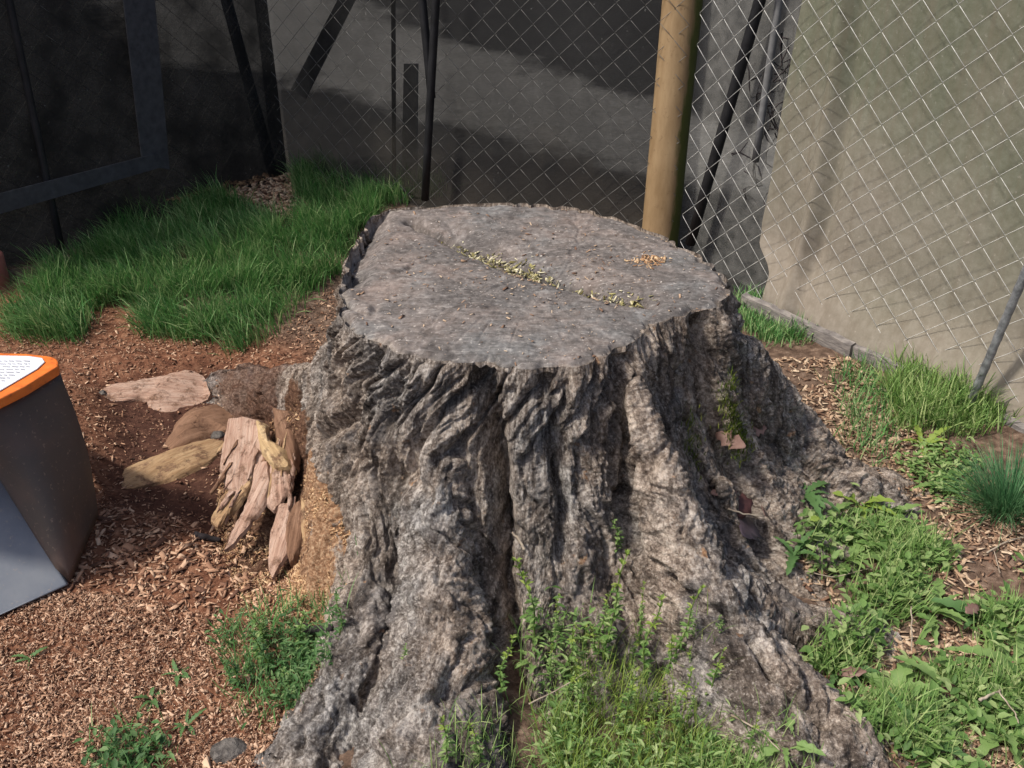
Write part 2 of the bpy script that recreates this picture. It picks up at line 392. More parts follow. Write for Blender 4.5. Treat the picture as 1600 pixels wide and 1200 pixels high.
for i in range(NT):
    L = LAST[i] + 1
    ds = np.hypot(np.diff(e[:L]), np.diff(HZ[i, :L])); cs = np.concatenate([[0], np.cumsum(ds)])
    t = np.linspace(0, 1, NR) * cs[-1]
    ee = np.interp(t, cs, e[:L]); G3[i, :, 2] = np.interp(t, cs, HZ[i, :L])
    G3[i, :, 0] = SC[0] + (rr[i] + ee) * math.cos(TH[i]); G3[i, :, 1] = SC[1] + (rr[i] + ee) * math.sin(TH[i]); S[i] = t
def normals(g):
    du = np.roll(g, -1, 0) - np.roll(g, 1, 0); dv = np.gradient(g, axis=1)
    n = np.cross(du, dv); n /= np.linalg.norm(n, axis=2)[..., None] + 1e-12
    return n
N3 = normals(G3)
out_ = np.stack([np.cos(TH), np.sin(TH), np.full(NT, .8)], -1)[:, None]
N3 *= np.sign((N3 * out_).sum(-1, keepdims=True).mean())
U = (TH * .38)[:, None] + 0 * S
x3, y3, z3 = G3[..., 0], G3[..., 1], G3[..., 2]
wu = U + .018 * pn(U * 9, S * 9, 4.) + .01 * pn(U * 25, S * 22, 8.)
lean = S * np.interp(U, [-1.4, -.75, -.45, -.25, .2], [.7, .75, .35, -.25, -.4]) * sstep(.55, .05, S)
wu = wu + .012 * pn(x3 * 7, y3 * 7, z3 * 7)
def plate(u, s, z, k): return np.clip(np.abs(pn(u, s, z)) * k, 0, 1)
def ridged(u, s, z): return 1 - 2 * np.abs(pn(u, s, z))
def terr(t):
    fl_ = np.floor(t); return fl_ + sstep(.55, 1, t - fl_)
low = sstep(.42, .12, z3)
lu = wu + lean * (1 - .5 * low)
big = plate(lu / .05, S / .32, 1.5, 5)                      # long dark fissures
md = plate(lu / .021 + .25 * pn(x3 * 30, y3 * 30, z3 * 30), S / .14, 5.5, 5)
r1 = ridged(lu / .019, S / .16, 3.5)
r2 = ridged(lu / .009 + .3 * pn(x3 * 50, y3 * 50, z3 * 50), S / .055, 8.5)
r3 = ridged(lu / .0045, S / .02, 11.5)
flk = terr(3.2 * (fbm(lu * 34, S * 8, 2.5, 4) + 1.2)) / 3.2 - 1.2
lump = fbm(x3 * 7, y3 * 7, z3 * 5, 2)
gr = fbm(x3 * 140, y3 * 140, z3 * 140, 2)
Dlo = .022 * (1 - .35 * low) * (big - .82) + .009 * lump
Dhi = .004 * low * (plate(x3 / .022, y3 / .022, z3 / .022, 4) - .6) + .011 * (md - .8) + .006 * r1 + .005 * r2 + .0025 * r3 + .009 * flk + .003 * gr
rimf = sstep(0, .04, S)
D = np.clip(Dlo * (.55 + .45 * rimf) + Dhi * (.08 + .92 * rimf), -.05, .03)
for pts, dep, wd in crev:
    bd = np.full(S.shape, 1e9)
    wob = .006 * pn(x3 * 30, y3 * 30, z3 * 30)
    for i in range(len(pts) - 1):
        a, dd = pts[i], pts[i + 1] - pts[i]
        t = np.clip(((G3 - a) @ dd) / (dd @ dd), 0, 1)
        # compare mostly along the surface: ignore the radial mismatch
        q = G3 - a - t[..., None] * dd; rad = (q * N3).sum(-1, keepdims=True); q = q - .8 * rad * N3
        bd = np.minimum(bd, np.linalg.norm(q, axis=-1))
    D = D - dep * np.exp(-((bd + wob) / wd) ** 2)
CARVE = polyw([(330, 650), (470, 640), (490, 700), (500, 930), (380, 930), (320, 760)], .08)
SAWD = polyw([(480, 770), (570, 770), (555, 820), (540, 900), (500, 1000), (430, 980), (480, 850)], .06)
carve = softin(x3, y3, CARVE, .02) * (z3 < .27); sawd = softin(x3, y3, SAWD, .03) * (z3 < .17)
D = D * (1 - .5 * carve)
soilm = np.maximum(softin(x3, y3, PITC, .04) * (z3 < .2), .75 * softin(x3, y3, polyw([(330, 540), (470, 540), (480, 600), (440, 640), (330, 640)], .06), .04) * (z3 < .16))
B3 = G3 + N3 * D[..., None]
B3[:, 0, 2] = STH - .009 + .009 * pn(TH * 9, 0, 2.) + .005 * pn(TH * 31, 0, 6.) - .012 * np.maximum(0, pn(TH * 6, 3., 2.))
bm_ = mesh('bark', B3.reshape(-1, 3), gridfaces(NT, NR, True), True)
uvmap(bm_, np.stack([U, S], -1).reshape(-1, 2)); attr(bm_, 'carve', carve); attr(bm_, 'sawd', sawd); attr(bm_, 'soil', soilm)
b = NB('stump_bark'); v = b.coord(); vu = b.coord('UV', (1, .14, 1))
n1 = b.noise(vu, 95, 7, .8, .3); n2 = b.noise(v, 11, 6, .7); n3 = b.noise(v, 150, 4, .75); n4 = b.noise(v, 4, 3)
nm = b.math('ADD', b.math('MULTIPLY', n1, .6), b.math('MULTIPLY', n3, .4))
base = b.ramp(nm, [(.36, (.026, .021, .018)), (.44, (.1, .086, .076)), (.51, (.26, .24, .22)), (.6, (.62, .585, .54))])
warm = b.ramp(nm, [(.36, (.042, .03, .023)), (.44, (.15, .113, .089)), (.51, (.35, .282, .226)), (.6, (.7, .59, .49))])
c = b.mix(b.ramp(n4, [(.36, (0, 0, 0)), (.54, (1, 1, 1))]), base, warm)
c = b.mix(b.ramp(b.noise(vu, 16, 6, .75), [(.5, (0, 0, 0)), (.6, (.75, .75, .75))]), c, b.ramp(nm, [(.4, (.03, .024, .02)), (.6, (.13, .1, .08))]))
c = b.mix(b.ramp(n2, [(.52, (0, 0, 0)), (.66, (.7, .7, .7))]), c, b.ramp(n1, [(.36, (.035, .031, .031)), (.6, (.22, .205, .2))]))
c = b.mix(b.ramp(n3, [(.58, (0, 0, 0)), (.66, (.6, .6, .6))]), c, (.56, .51, .45))
fresh = b.ramp(n3, [(.34, (.06, .03, .018)), (.5, (.15, .08, .05)), (.66, (.3, .18, .115))])
sd = b.ramp(n3, [(.34, (.17, .085, .045)), (.5, (.38, .22, .125)), (.66, (.62, .43, .27))])
nb = b.noise(v, 25, 4)
fm = b.ramp(b.math('ADD', b.attr('carve'), b.math('MULTIPLY', b.math('SUBTRACT', nb, .5), 1.2)), [(.4, (0, 0, 0)), (.6, (1, 1, 1))])
sm = b.ramp(b.math('ADD', b.attr('sawd'), b.math('MULTIPLY', b.math('SUBTRACT', nb, .52), 2.8)), [(.4, (0, 0, 0)), (.6, (1, 1, 1))])
so = b.ramp(n3, [(.3, (.05, .022, .014)), (.5, (.12, .056, .034)), (.7, (.24, .125, .075))])
c = b.mix(b.attr('soil'), c, so); c = b.mix(fm, c, fresh); c = b.mix(sm, c, sd)
bark = tag(obj('bark', bm_, b.surf(c, .95, b.bump(b.math('ADD', n1, b.math('MULTIPLY', n3, .5)), 1.0, .014), .15), stump), 'grey deeply furrowed bark')

# the sawn top
NRT = 150; fr = np.linspace(1, 0.02, NRT)
rimring = B3[:, 0]
ctr = np.array([SC[0], SC[1]])
TX = ctr[0] + (rimring[:, 0] - ctr[0])[:, None] * fr; TY = ctr[1] + (rimring[:, 1] - ctr[1])[:, None] * fr
edge = sstep(1, .945, fr)[None]
TZ = STH + .007 * fbm(TX * 4, TY * 4, 2., 3) + .0022 * pn(TX * 18 + TY * 25, TX * 6 - TY * 4, 3.) + .0016 * fbm(TX * 60, TY * 60, 1., 3)
TZ = TZ * edge + rimring[:, 2][:, None] * (1 - edge)
def topcrack(pts, dep, wd, wobs=.012):
    q = polyw(pts, STH); xx = TX + wobs * pn(TX * 20, TY * 20, 5.); yy = TY + wobs * pn(TX * 20, TY * 20, 15.)
    return dep * np.exp(-(polydist(xx, yy, q, False) / wd) ** 2)
TZ -= topcrack([(640, 345), (690, 365), (740, 388), (800, 408), (860, 428), (930, 450), (1000, 468)], .045, .011)
TZ -= topcrack([(640, 345), (690, 365), (740, 388), (800, 408), (860, 428), (930, 450), (1020, 474)], .012, .02)
TZ -= topcrack([(540, 420), (600, 425), (640, 415)], .010, .008) + topcrack([(535, 470), (575, 490), (590, 480)], .012, .007)
TZ -= topcrack([(900, 330), (905, 380), (880, 420)], .003, .004) + topcrack([(640, 540), (700, 480), (800, 440)], .002, .004)
TZ -= .03 * softin(TX, TY, polyw([(520, 440), (545, 335), (590, 320), (600, 345), (575, 400), (560, 440)], STH), .03)
TZ -= .012 * softin(TX, TY, polyw([(700, 350), (820, 395), (1010, 462), (980, 470), (800, 425), (690, 380)], STH), .03)
TH2 = np.arctan2(TY - ctr[1], TX - ctr[0]); RR2 = np.hypot(TX - ctr[0], TY - ctr[1])
TZ -= .0022 * np.maximum(0, .3 + pn(TX * 9, TY * 9, 4.)) * np.maximum(0, 1 - 9 * np.abs(pn(TH2 * 7, RR2 * 3, 7.))) * sstep(.05, .2, RR2)
TZ[:, 0] = rimring[:, 2]
tm = mesh('cut_face', np.stack([TX, TY, TZ], -1).reshape(-1, 3), gridfaces(NT, NRT, True), True)
attr(tm, 'edge', sstep(.93, 1, fr)[None] + 0 * TX)
uvmap(tm, np.stack([TH2, RR2], -1).reshape(-1, 2))
b = NB('weathered_sawn_wood'); v = b.coord()
vs_ = b.coord('Object', (1, 5, 1)); mp = b.n('ShaderNodeMapping'); mp.inputs['Rotation'].default_value = (0, 0, .35); mp.inputs['Scale'].default_value = (1, 6, 1)
tc = b.n('ShaderNodeTexCoord'); b.l(tc.outputs['Object'], mp.inputs[0])
n1 = b.noise(mp.outputs[0], 22, 6, .7, .6); n2 = b.noise(v, 5, 4); n3 = b.noise(v, 70, 6, .7); n4 = b.noise(v, 9, 5, .65); vp = b.coord('UV', (1, 40, 1)); n5 = b.noise(vp, 2.2, 4, .6, .4)
f = b.math('ADD', b.math('MULTIPLY', n1, .16), b.math('ADD', b.math('MULTIPLY', n3, .54), b.math('MULTIPLY', b.noise(v, 30, 5, .7), .3)))
ca = b.ramp(f, [(.34, (.06, .048, .041)), (.45, (.125, .104, .091)), (.54, (.185, .157, .14)), (.67, (.34, .3, .27))])
cb = b.ramp(f, [(.34, (.05, .046, .043)), (.45, (.105, .1, .095)), (.54, (.16, .154, .147)), (.67, (.31, .3, .285))])
cc = b.ramp(f, [(.34, (.08, .057, .046)), (.5, (.2, .155, .132)), (.68, (.38, .31, .27))])
c = b.mix(b.ramp(n2, [(.42, (0, 0, 0)), (.58, (1, 1, 1))]), ca, cb)
c = b.mix(b.ramp(n4, [(.5, (0, 0, 0)), (.68, (.8, .8, .8))]), c, cc)
st_ = b.ramp(b.noise(v, 7, 7, .7, .8), [(.47, (0, 0, 0)), (.58, (.85, .85, .85))]); c = b.mix(st_, c, b.ramp(f, [(.36, (.035, .03, .028)), (.6, (.14, .125, .115))]))
mp2 = b.n('ShaderNodeMapping'); mp2.inputs['Rotation'].default_value = (0, 0, -.5); mp2.inputs['Scale'].default_value = (1, 9, 1); b.l(tc.outputs['Object'], mp2.inputs[0])
c = b.mix(b.ramp(b.noise(mp2.outputs[0], 30, 5, .75), [(.56, (0, 0, 0)), (.68, (.6, .6, .6))]), c, (.4, .37, .34))
em = b.ramp(b.math('ADD', b.attr('edge'), b.math('MULTIPLY', b.math('SUBTRACT', n4, .5), 1.5)), [(.6, (0, 0, 0)), (1.0, (.4, .4, .4))])
c = b.mix(em, c, b.ramp(n3, [(.35, (.16, .13, .1)), (.5, (.34, .29, .24)), (.65, (.5, .45, .38))]))
c = b.mix(b.ramp(b.noise(v, 160, 3, .6), [(.64, (0, 0, 0)), (.72, (.8, .8, .8))]), c, (.55, .5, .45))
tag(obj('cut_face', tm, b.surf(c, .9, b.bump(f, .8, .004), .2), stump), 'weathered grey sawn top with a diagonal crack')

# split slabs and exposed roots at the ground-away flank: (outline in crop pixels, material, thickness, bulge, lift, name)
def crop(pts): return [(120 + x / 3.0, 530 + y / 3.0) for x, y in pts]
def slab(name, pts, mat, thick, bulge, lift, label=None, fn=surf, rp=7, tilt=0.0):
    p = np.array(crop(pts)); n = 44
    q = np.vstack([p, p[:1]]); cs = np.concatenate([[0], np.cumsum(np.linalg.norm(np.diff(q, axis=0), axis=1))])
    t = np.linspace(0, cs[-1], n, endpoint=False)
    bp = np.stack([np.interp(t, cs, q[:, 0]), np.interp(t, cs, q[:, 1])], -1)
    bp += np.stack([2.2 * pn(t * .13, len(name) + p[0, 0], 1.), 2.2 * pn(t * .13, p[0, 1], 9.)], -1)
    cen = bp.mean(0); K = 9; rho = np.array([1, .95, .86, .74, .6, .45, .3, .15, .02])
    allp = cen + (bp - cen)[:, None] * rho[None, :, None]
    W = hit(allp[..., 0].ravel(), allp[..., 1].ravel(), fn).reshape(n, K, 3)
    # flatten towards the best-fit plane so that it reads as a split face
    c0 = W.reshape(-1, 3).mean(0); uu, ss, vt = np.linalg.svd(W.reshape(-1, 3) - c0, full_matrices=False)
    nn = vt[2] if vt[2][2] > 0 else -vt[2]
    W = W - .55 * (((W - c0) @ nn)[..., None] * nn)
    dm = np.linalg.norm(bp[:, None] - bp[None], axis=-1); ia, ib = np.unravel_index(dm.argmax(), dm.shape)
    lng = W[ib, 0] - W[ia, 0]; lng = lng - (lng @ nn) * nn; lng /= np.linalg.norm(lng); lat = np.cross(nn, lng)
    uv = np.stack([(W - c0) @ lat, (W - c0) @ lng], -1)
    ridge = .005 * pn(uv[..., 0] * 60, uv[..., 1] * 6, p[0, 0]) + .003 * pn(uv[..., 0] * 140, uv[..., 1] * 14, 3.)
    W = W + nn * (lift + bulge * (1 - rho[None, :] ** rp) + ridge + tilt * ((W - c0) @ lng))[..., None]
    ov = W[:, :1] - c0; side = W[:, :1] - nn * thick + ov / (np.linalg.norm(ov, axis=-1, keepdims=True) + 1e-9) * thick * .45
    Wf = np.concatenate([side, W], 1); uvf = np.concatenate([uv[:, :1] + [[.02, 0]], uv], 1)
    m = mesh(name, Wf.reshape(-1, 3), gridfaces(n, K + 1, True), True); uvmap(m, uvf.reshape(-1, 2))
    m.set_sharp_from_angle(angle=R(38))
    o = obj(name, m, MT[mat], stump)
    if label: o['label'] = label
    return o
_fa, _fb, _fc = P1(405, 640, .175), P1(335, 860, .005), P1(480, 905, .005)
_fn = np.cross(_fb - _fa, _fc - _fa)
def fan(x, y): return _fa[2] - (_fn[0] * (x - _fa[0]) + _fn[1] * (y - _fa[1])) / _fn[2]
slab('exposed_root', [(95, 250), (200, 208), (350, 186), (470, 152), (520, 130), (600, 180), (625, 250), (610, 290), (490, 325), (430, 350), (345, 330), (330, 292), (150, 292)], 'wood_pink', .025, .012, .004, rp=2.2, label='pale pinkish tapering root end')
slab('exposed_root', [(410, 500), (470, 400), (530, 335), (650, 305), (740, 350), (715, 430), (640, 450), (560, 482), (450, 520)], 'wood_orange', .05, .025, .004, rp=2.2, label='rounded orange brown root')
slab('exposed_root', [(205, 660), (225, 612), (350, 570), (480, 512), (560, 487), (692, 476), (655, 560), (560, 620), (430, 668), (320, 695), (215, 704)], 'wood_pale', .028, .016, .006, rp=2.2, label='flat pale root bent across the pit')
slab('wood_splinter', [(985, 800), (1050, 760), (1075, 850), (1050, 980), (1000, 1060), (985, 950)], 'wood_orange', .03, .006, .006, fn=fan)
slab('wood_splinter', [(720, 380), (790, 372), (865, 390), (885, 480), (900, 590), (860, 645), (800, 690), (755, 738), (700, 690), (676, 620), (695, 500)], 'wood_pink', .010, .005, .008, rp=3, fn=fan)
slab('wood_splinter', [(765, 715), (842, 640), (805, 720), (745, 800), (665, 888), (632, 855), (660, 800), (688, 742), (715, 720)], 'wood_pale', .009, .004, .006, rp=3, fn=fan)
slab('wood_splinter', [(850, 600), (905, 580), (914, 690), (880, 790), (800, 905), (706, 1004), (732, 930), (790, 820), (830, 720)], 'wood_pink', .009, .004, .013, rp=3, fn=fan)
slab('wood_splinter', [(915, 590), (985, 610), (1007, 680), (980, 750), (930, 812), (903, 780), (915, 700)], 'wood_pink', .009, .004, .010, rp=3, fn=fan)
slab('wood_splinter', [(960, 770), (1018, 780), (1025, 920), (990, 1010), (950, 1080), (918, 1125), (903, 1060), (915, 920)], 'wood_pink', .009, .004, .007, rp=3, fn=fan)
slab('wood_splinter', [(862, 400), (900, 420), (915, 490), (980, 530), (1010, 610), (960, 625), (925, 600), (890, 540), (868, 470)], 'wood_yellow', .03, .008, .022, rp=3, label='bright yellow fresh broken wood', fn=fan)
slab('wood_splinter', [(925, 330), (1000, 345), (1030, 470), (1025, 600), (990, 560), (940, 470)], 'wood_orange', .02, .006, .006, fn=fan)
slab('wood_splinter', [(1060, 760), (1095, 790), (1105, 900), (1090, 1000), (1070, 960), (1062, 860)], 'wood_pale', .02, .004, .012, fn=fan)

for i in range(28):      # thinner slivers of the same fan
    a = random.uniform(-.05, .75); x0, y0 = 700 + 330 * random.random(), random.uniform(420, 760); L = random.uniform(90, 230); wv = random.uniform(7, 18)
    tx = -(1020 - x0) / 330 * .62 - .02; dx, dy = tx * L, L * (1 - .3 * abs(tx))
    nx, ny = -dy / L, dx / L
    pts = [(x0 + dx * t + nx * wv * w_ + random.uniform(-4, 4), y0 + dy * t + ny * wv * w_ + random.uniform(-4, 4)) for t, w_ in ((0, -.4), (.3, -.55), (.7, -.4), (1, -.02), (1, .05), (.65, .45), (.3, .5), (0, .35))]
    slab('wood_splinter', pts, random.choice(('wood_pink', 'wood_pale', 'wood_pink', 'wood_orange')), .006, .002, random.uniform(.006, .017), rp=3, fn=fan)
# ------------------------------------------------------------------ scatter builders
def chips_mesh(name, p, size, flat=.35, aspect=(.18, .55), thick=(.05, .14)):
    n = len(p); L = size; Wd = L * rng.uniform(*aspect, n); T = L * rng.uniform(*thick, n)
    box = np.array([(-1, -.6, -1), (1, -.8, -1), (.8, 1, -1), (-1.1, .7, -1), (-.9, -.7, 1), (1.1, -.6, 1), (.9, .8, 1), (-.8, .9, 1)]) * .5
    az = rng.uniform(0, 2 * np.pi, n); ti = rng.normal(0, flat, n); ro = rng.normal(0, flat, n)
    v = box[None] * np.stack([L, Wd, T], -1)[:, None] * rng.uniform(.75, 1.25, (n, 8, 1))
    def rot(v, a, i, j):
        c, s = np.cos(a)[:, None], np.sin(a)[:, None]; vi, vj = v[..., i].copy(), v[..., j].copy()
        v[..., i] = vi * c - vj * s; v[..., j] = vi * s + vj * c
    rot(v, ro, 1, 2); rot(v, ti, 0, 2); rot(v, az, 0, 1)
    v += p[:, None]
    f = np.array([(0, 3, 2, 1), (4, 5, 6, 7), (0, 1, 5, 4), (1, 2, 6, 5), (2, 3, 7, 6), (3, 0, 4, 7)])
    fc = (np.arange(n)[:, None, None] * 8 + f[None]).reshape(-1, 4)
    return mesh(name, v.reshape(-1, 3), fc)
def sample(poly, n, fn=surf, dens=None, off=0.0, skip_stump=.03):
    poly = np.asarray(poly); lo, hi = poly.min(0), poly.max(0); out = np.zeros((0, 2))
    while len(out) < n:
        q = rng.uniform(lo, hi, (n * 3, 2)); q = q[inpoly(q[:, 0], q[:, 1], poly)]
        if dens is not None: q = q[rng.uniform(size=len(q)) < dens(q[:, 0], q[:, 1])]
        if not len(q): break
        out = np.vstack([out, q])
    out = out[:n]
    if skip_stump is not None:
        k = hsc(out[:, 0], out[:, 1]) < ghc(out[:, 0], out[:, 1]) + skip_stump; out = out[k]
    return np.column_stack([out, fn(out[:, 0], out[:, 1]) + off])
def blades(name, p, length, width, lean=.5, az=None, segs=4, curl=.9):
    n = len(p); az = rng.uniform(0, 2 * np.pi, n) if az is None else az
    L = length; th0 = np.abs(rng.normal(lean * .5, .25, n)); k = rng.uniform(.3, 1.2, n) * curl
    d = np.stack([np.cos(az), np.sin(az)], -1); sd = np.stack([-d[:, 1], d[:, 0]], -1)
    tw = rng.uniform(-.6, .6, n)
    V = []; pos = p.copy(); 
    for s in range(segs + 1):
        t = s / segs; th = th0 + k * t
        if s < segs:
            ww = width * (1 - .75 * t ** 1.5) * (.65 if s == 0 else 1)
            side = np.column_stack([sd * np.cos(tw)[:, None], np.sin(tw)]) * ww[:, None] * .5
            V += [pos - side, pos + side]
        else: V += [pos]
        st = L / segs
        pos = pos + np.column_stack([d * (np.sin(th) * st)[:, None], np.cos(th) * st])
    nv = 2 * segs + 1; V = np.stack(V, 1)
    tri = []
    for s in range(segs - 1):
        a = 2 * s; tri += [(a, a + 1, a + 3), (a, a + 3, a + 2)]
    tri.append((2 * segs - 2, 2 * segs - 1, 2 * segs))
    fc = (np.arange(n)[:, None, None] * nv + np.array(tri)[None]).reshape(-1, 3)
    return mesh(name, V.reshape(-1, 3), fc, True)
def leaves_arr(p, d, nrm, L, W, fold=.25):
    """pointed folded leaves: p base, d direction, nrm up"""
    n = len(p); s = np.cross(d, nrm); s /= np.linalg.norm(s, axis=1)[:, None] + 1e-9; u = np.cross(s, d)
    prof = [(0, 0, 0), (.3, .42, 0), (.62, .45, -.03), (1, 0, -.18), (.62, -.45, -.03), (.3, -.42, 0), (.45, 0, -.06)]
    V = np.stack([p + d * (L * a)[:, None] + s * (W * b_)[:, None] + u * (L * c_ + np.abs(b_) * W * fold)[:, None] for a, b_, c_ in prof], 1)
    tri = np.array([(0, 6, 1), (1, 6, 2), (2, 6, 3), (3, 6, 4), (4, 6, 5), (5, 6, 0)])
    return V.reshape(-1, 3), (np.arange(n)[:, None, None] * 7 + tri[None]).reshape(-1, 3)
def rdir(n, up=(.1, .9)):
    az = rng.uniform(0, 2 * np.pi, n); z = rng.uniform(*up, n); h = np.sqrt(1 - z ** 2)
    d = np.stack([h * np.cos(az), h * np.sin(az), z], -1)
    nr = np.stack([-z * np.cos(az), -z * np.sin(az), h], -1)
    return d, nr

# ------------------------------------------------------------------ wood chips, sawdust, dry litter
nn_ = lambda x, y: sstep(-.5, .35, pn(x * 5, y * 5, 2.))
chipP = polyw([(-250, 480), (60, 500), (140, 470), (230, 500), (330, 535), (440, 512), (520, 450), (535, 520), (560, 700), (540, 960), (480, 1150), (430, 1320), (-400, 1320)])
pitd = lambda x, y: np.clip(1 - .6 * softin(x, y, PIT, .06), 0, 1)
fine = sstep(1.55, 1.15, 0)
p = sample(chipP, 30000, dens=pitd, off=.003, skip_stump=.07)
MIDZ = polyw([(130, 790), (330, 800), (450, 880), (420, 980), (200, 960), (120, 900)])
szs = np.clip(rng.lognormal(-5.3, .5, len(p)), .0025, .02) * (1 + 1.1 * softin(p[:, 0], p[:, 1], MIDZ, .12)) * (1 + .6 * (rng.uniform(size=len(p)) > .985))
tag(obj('wood_chips', chips_mesh('wood_chips', p, szs), MT['chips']), 'loose reddish brown wood chips covering the ground beside the stump', 'wood chips', kind='stuff')
lowP = polyw([(-300, 960), (130, 920), (420, 980), (560, 960), (520, 1120), (430, 1320), (-400, 1320)])
p = sample(lowP, 28000, off=.005, dens=nn_)
tag(obj('wood_shavings', chips_mesh('wood_shavings', p, np.clip(rng.lognormal(-5.4, .5, len(p)), .002, .014), .5, (.15, .5)), MT['shavings']), 'fine pale wood shavings strewn over the chips in front', 'wood shavings', kind='stuff')
SAW = polyw([(480, 760), (575, 760), (565, 820), (560, 900), (540, 1000), (420, 990), (450, 900)], .04)
p = sample(SAW, 12000, off=.003, skip_stump=.13, dens=lambda x, y: softin(x, y, SAW, .05) + .1)
p2 = sample(CARVE, 5000, off=.002, skip_stump=.26); p = np.concatenate([p, p2])
tag(obj('sawdust', chips_mesh('sawdust', p, rng.uniform(.003, .011, len(p)), .6), MT['sawdust']), 'fresh orange sawdust heaped against the left flank of the stump', 'sawdust', kind='stuff')
dry = polyw([(1180, 560), (1330, 560), (1420, 640), (1500, 720), (1700, 830), (1700, 1320), (1150, 1320), (1000, 1190), (1250, 1100), (1290, 960), (1200, 820), (1330, 740)])
p = sample(dry, 9000, off=.004, dens=nn_)
tag(obj('dry_litter', chips_mesh('dry_litter', p, rng.uniform(.005, .024, len(p)), .3, (.12, .5), (.05, .15)), MT['straw']), 'dry brown leaf litter and bark bits between the weeds', 'leaf litter', kind='stuff')
bk = polyw([(260, 330), (440, 280), (520, 280), (480, 370), (400, 370), (350, 350)])
p = sample(bk, 1800, off=.01)
tag(obj('bark_mulch', chips_mesh('bark_mulch', p, rng.uniform(.008, .03, len(p)), .4, (.2, .6), (.1, .2)), MT['straw']), 'pale dry mulch bare of grass at the fence foot', 'mulch', kind='stuff')
# crumbs on the sawn top
ti = np.nonzero((rng.uniform(size=TX.shape) < .0035) & (RR2 > .02))
p = np.column_stack([TX[ti], TY[ti], TZ[ti] + .002])
cr = obj('wood_crumbs', chips_mesh('wood_crumbs', p, np.clip(rng.lognormal(-5.3, .5, len(p)), .003, .018), .3), MT['straw'], stump); cr['kind'] = 'stuff'
cq = polyw([(690, 365), (740, 388), (770, 395), (800, 408), (830, 418), (870, 430), (930, 450), (965, 457), (1000, 468)], STH)
wts = np.array([.4, 1, 1.6, 1.6, .8, .3, .4, 1.0])
seg = rng.choice(8, 430, p=wts / wts.sum()); t = rng.uniform(size=430)
q = cq[seg] + (cq[seg + 1] - cq[seg]) * t[:, None] + rng.normal(0, .013, (430, 2)) * np.array([1.3, 1])
_tv = np.stack([TX, TY], -1).reshape(-1, 2).astype(np.float32)
def topz(q): return np.array([TZ.reshape(-1)[((_tv - p_.astype(np.float32)) ** 2).sum(1).argmin()] for p_ in q])
MT['lichen'] = simple('yellow_lichen', [(.15, (.12, .1, .03)), (.5, (.36, .32, .14)), (.85, (.66, .6, .42))], 30, isl=.8, bump=0)
ly = obj('lichen', chips_mesh('lichen', np.column_stack([q, np.maximum(topz(q), STH - .02) + .002]), np.clip(rng.lognormal(-5.0, .5, 430), .002, .015), .5), MT['lichen'], stump); ly['kind'] = 'stuff'; ly['label'] = 'pale yellow lichen crumbs along the crack'
q = P1(1015, 408, STH)[:2] + rng.normal(0, 1, (110, 2)) * np.array([.018, .016])
ly = obj('rotten_wood', chips_mesh('rotten_wood', np.column_stack([q, np.full(110, STH + .002)]), rng.uniform(.004, .014, 110), .3), MT['sawdust'], stump); ly['kind'] = 'stuff'; ly['label'] = 'orange crumbly wood patch'
# moss in the root crotches
def moss(px, py, rad, n):
    c0 = hit1(px, py); q = c0 + rng.normal(0, 1, (n, 3)) * np.array([rad, rad, 0]); q[:, 2] = surf(q[:, 0], q[:, 1])
    k = np.abs(q[:, 2] - c0[2]) < .09; q = q[k]; q[:, 2] -= .004; q[:, 1] -= .012
    return q
q = np.concatenate([moss(1150, 645, .02, 700), moss(1080, 690, .012, 160), moss(1140, 660, .015, 250)])
ms = obj('moss', blades('moss', q, rng.uniform(.008, .02, len(q)), rng.uniform(.0015, .003, len(q)), .9, segs=2), MT['moss'], stump); ms['kind'] = 'stuff'; ms['label'] = 'olive green moss between the roots'

# ------------------------------------------------------------------ grass
def lawn(name, label, poly, n, L, Wd, mat, cat='grass', dens=None, lean=.6, skip=.03, az=None):
    p = sample(polyw(poly), n, dens=dens, skip_stump=skip, off=-.004)
    p[:, :2] += rng.normal(0, .016, (len(p), 2)); p[:, 2] = surf(p[:, 0], p[:, 1]) - .004
    l = rng.uniform(*L, len(p)) * (1 + .6 * pn(p[:, 0] * 9, p[:, 1] * 9, 1.))
    a = None if az is None else az(p) + rng.normal(0, .9, len(p))
    return tag(obj(name, blades(name, p, l, rng.uniform(*Wd, len(p)), lean, az=a), MT[mat]), label, cat, kind='stuff')
clump = lambda x, y: sstep(-.15, .4, pn(x * 7, y * 7, 6.) + .4 * pn(x * 19, y * 19, 2.))
flow = lambda p: 4.2 + 1.8 * pn(p[:, 0] * 3, p[:, 1] * 3, 4.)
lawn('grass', 'thick dark green grass between the left fence and the stump',
     [(10, 480), (20, 535), (130, 535), (142, 482), (212, 470), (225, 520), (330, 532), (370, 545), (440, 515), (490, 455), (540, 430), (550, 390), (600, 330), (690, 310), (690, 290), (640, 296), (560, 300), (510, 270), (465, 280), (476, 365), (445, 372), (380, 335), (320, 328), (220, 358), (130, 418), (60, 440)],
     30000, (.055, .13), (.0018, .004), 'grass_dark', az=flow, dens=lambda x, y: .1 + .9 * sstep(-.35, .25, pn(x * 7, y * 7, 6.)))
lawn('grass', 'low green grass wedge between the stump and the grey plank', [(1148, 462), (1185, 458), (1275, 525), (1240, 535), (1190, 530), (1155, 500)], 1500, (.03, .07), (.002, .004), 'grass_dark')
lawn('grass', 'bright green grass clump at the foot of the beige tarp', [(1380, 610), (1420, 585), (1480, 590), (1560, 625), (1575, 665), (1500, 690), (1400, 675)], 2600, (.05, .11), (.0025, .005), 'grass_bright')
lawn('grass', 'sparse dark grass beside the dry right root', [(1310, 590), (1350, 560), (1395, 600), (1400, 700), (1370, 730), (1320, 690)], 700, (.03, .07), (.002, .0035), 'grass_dark')
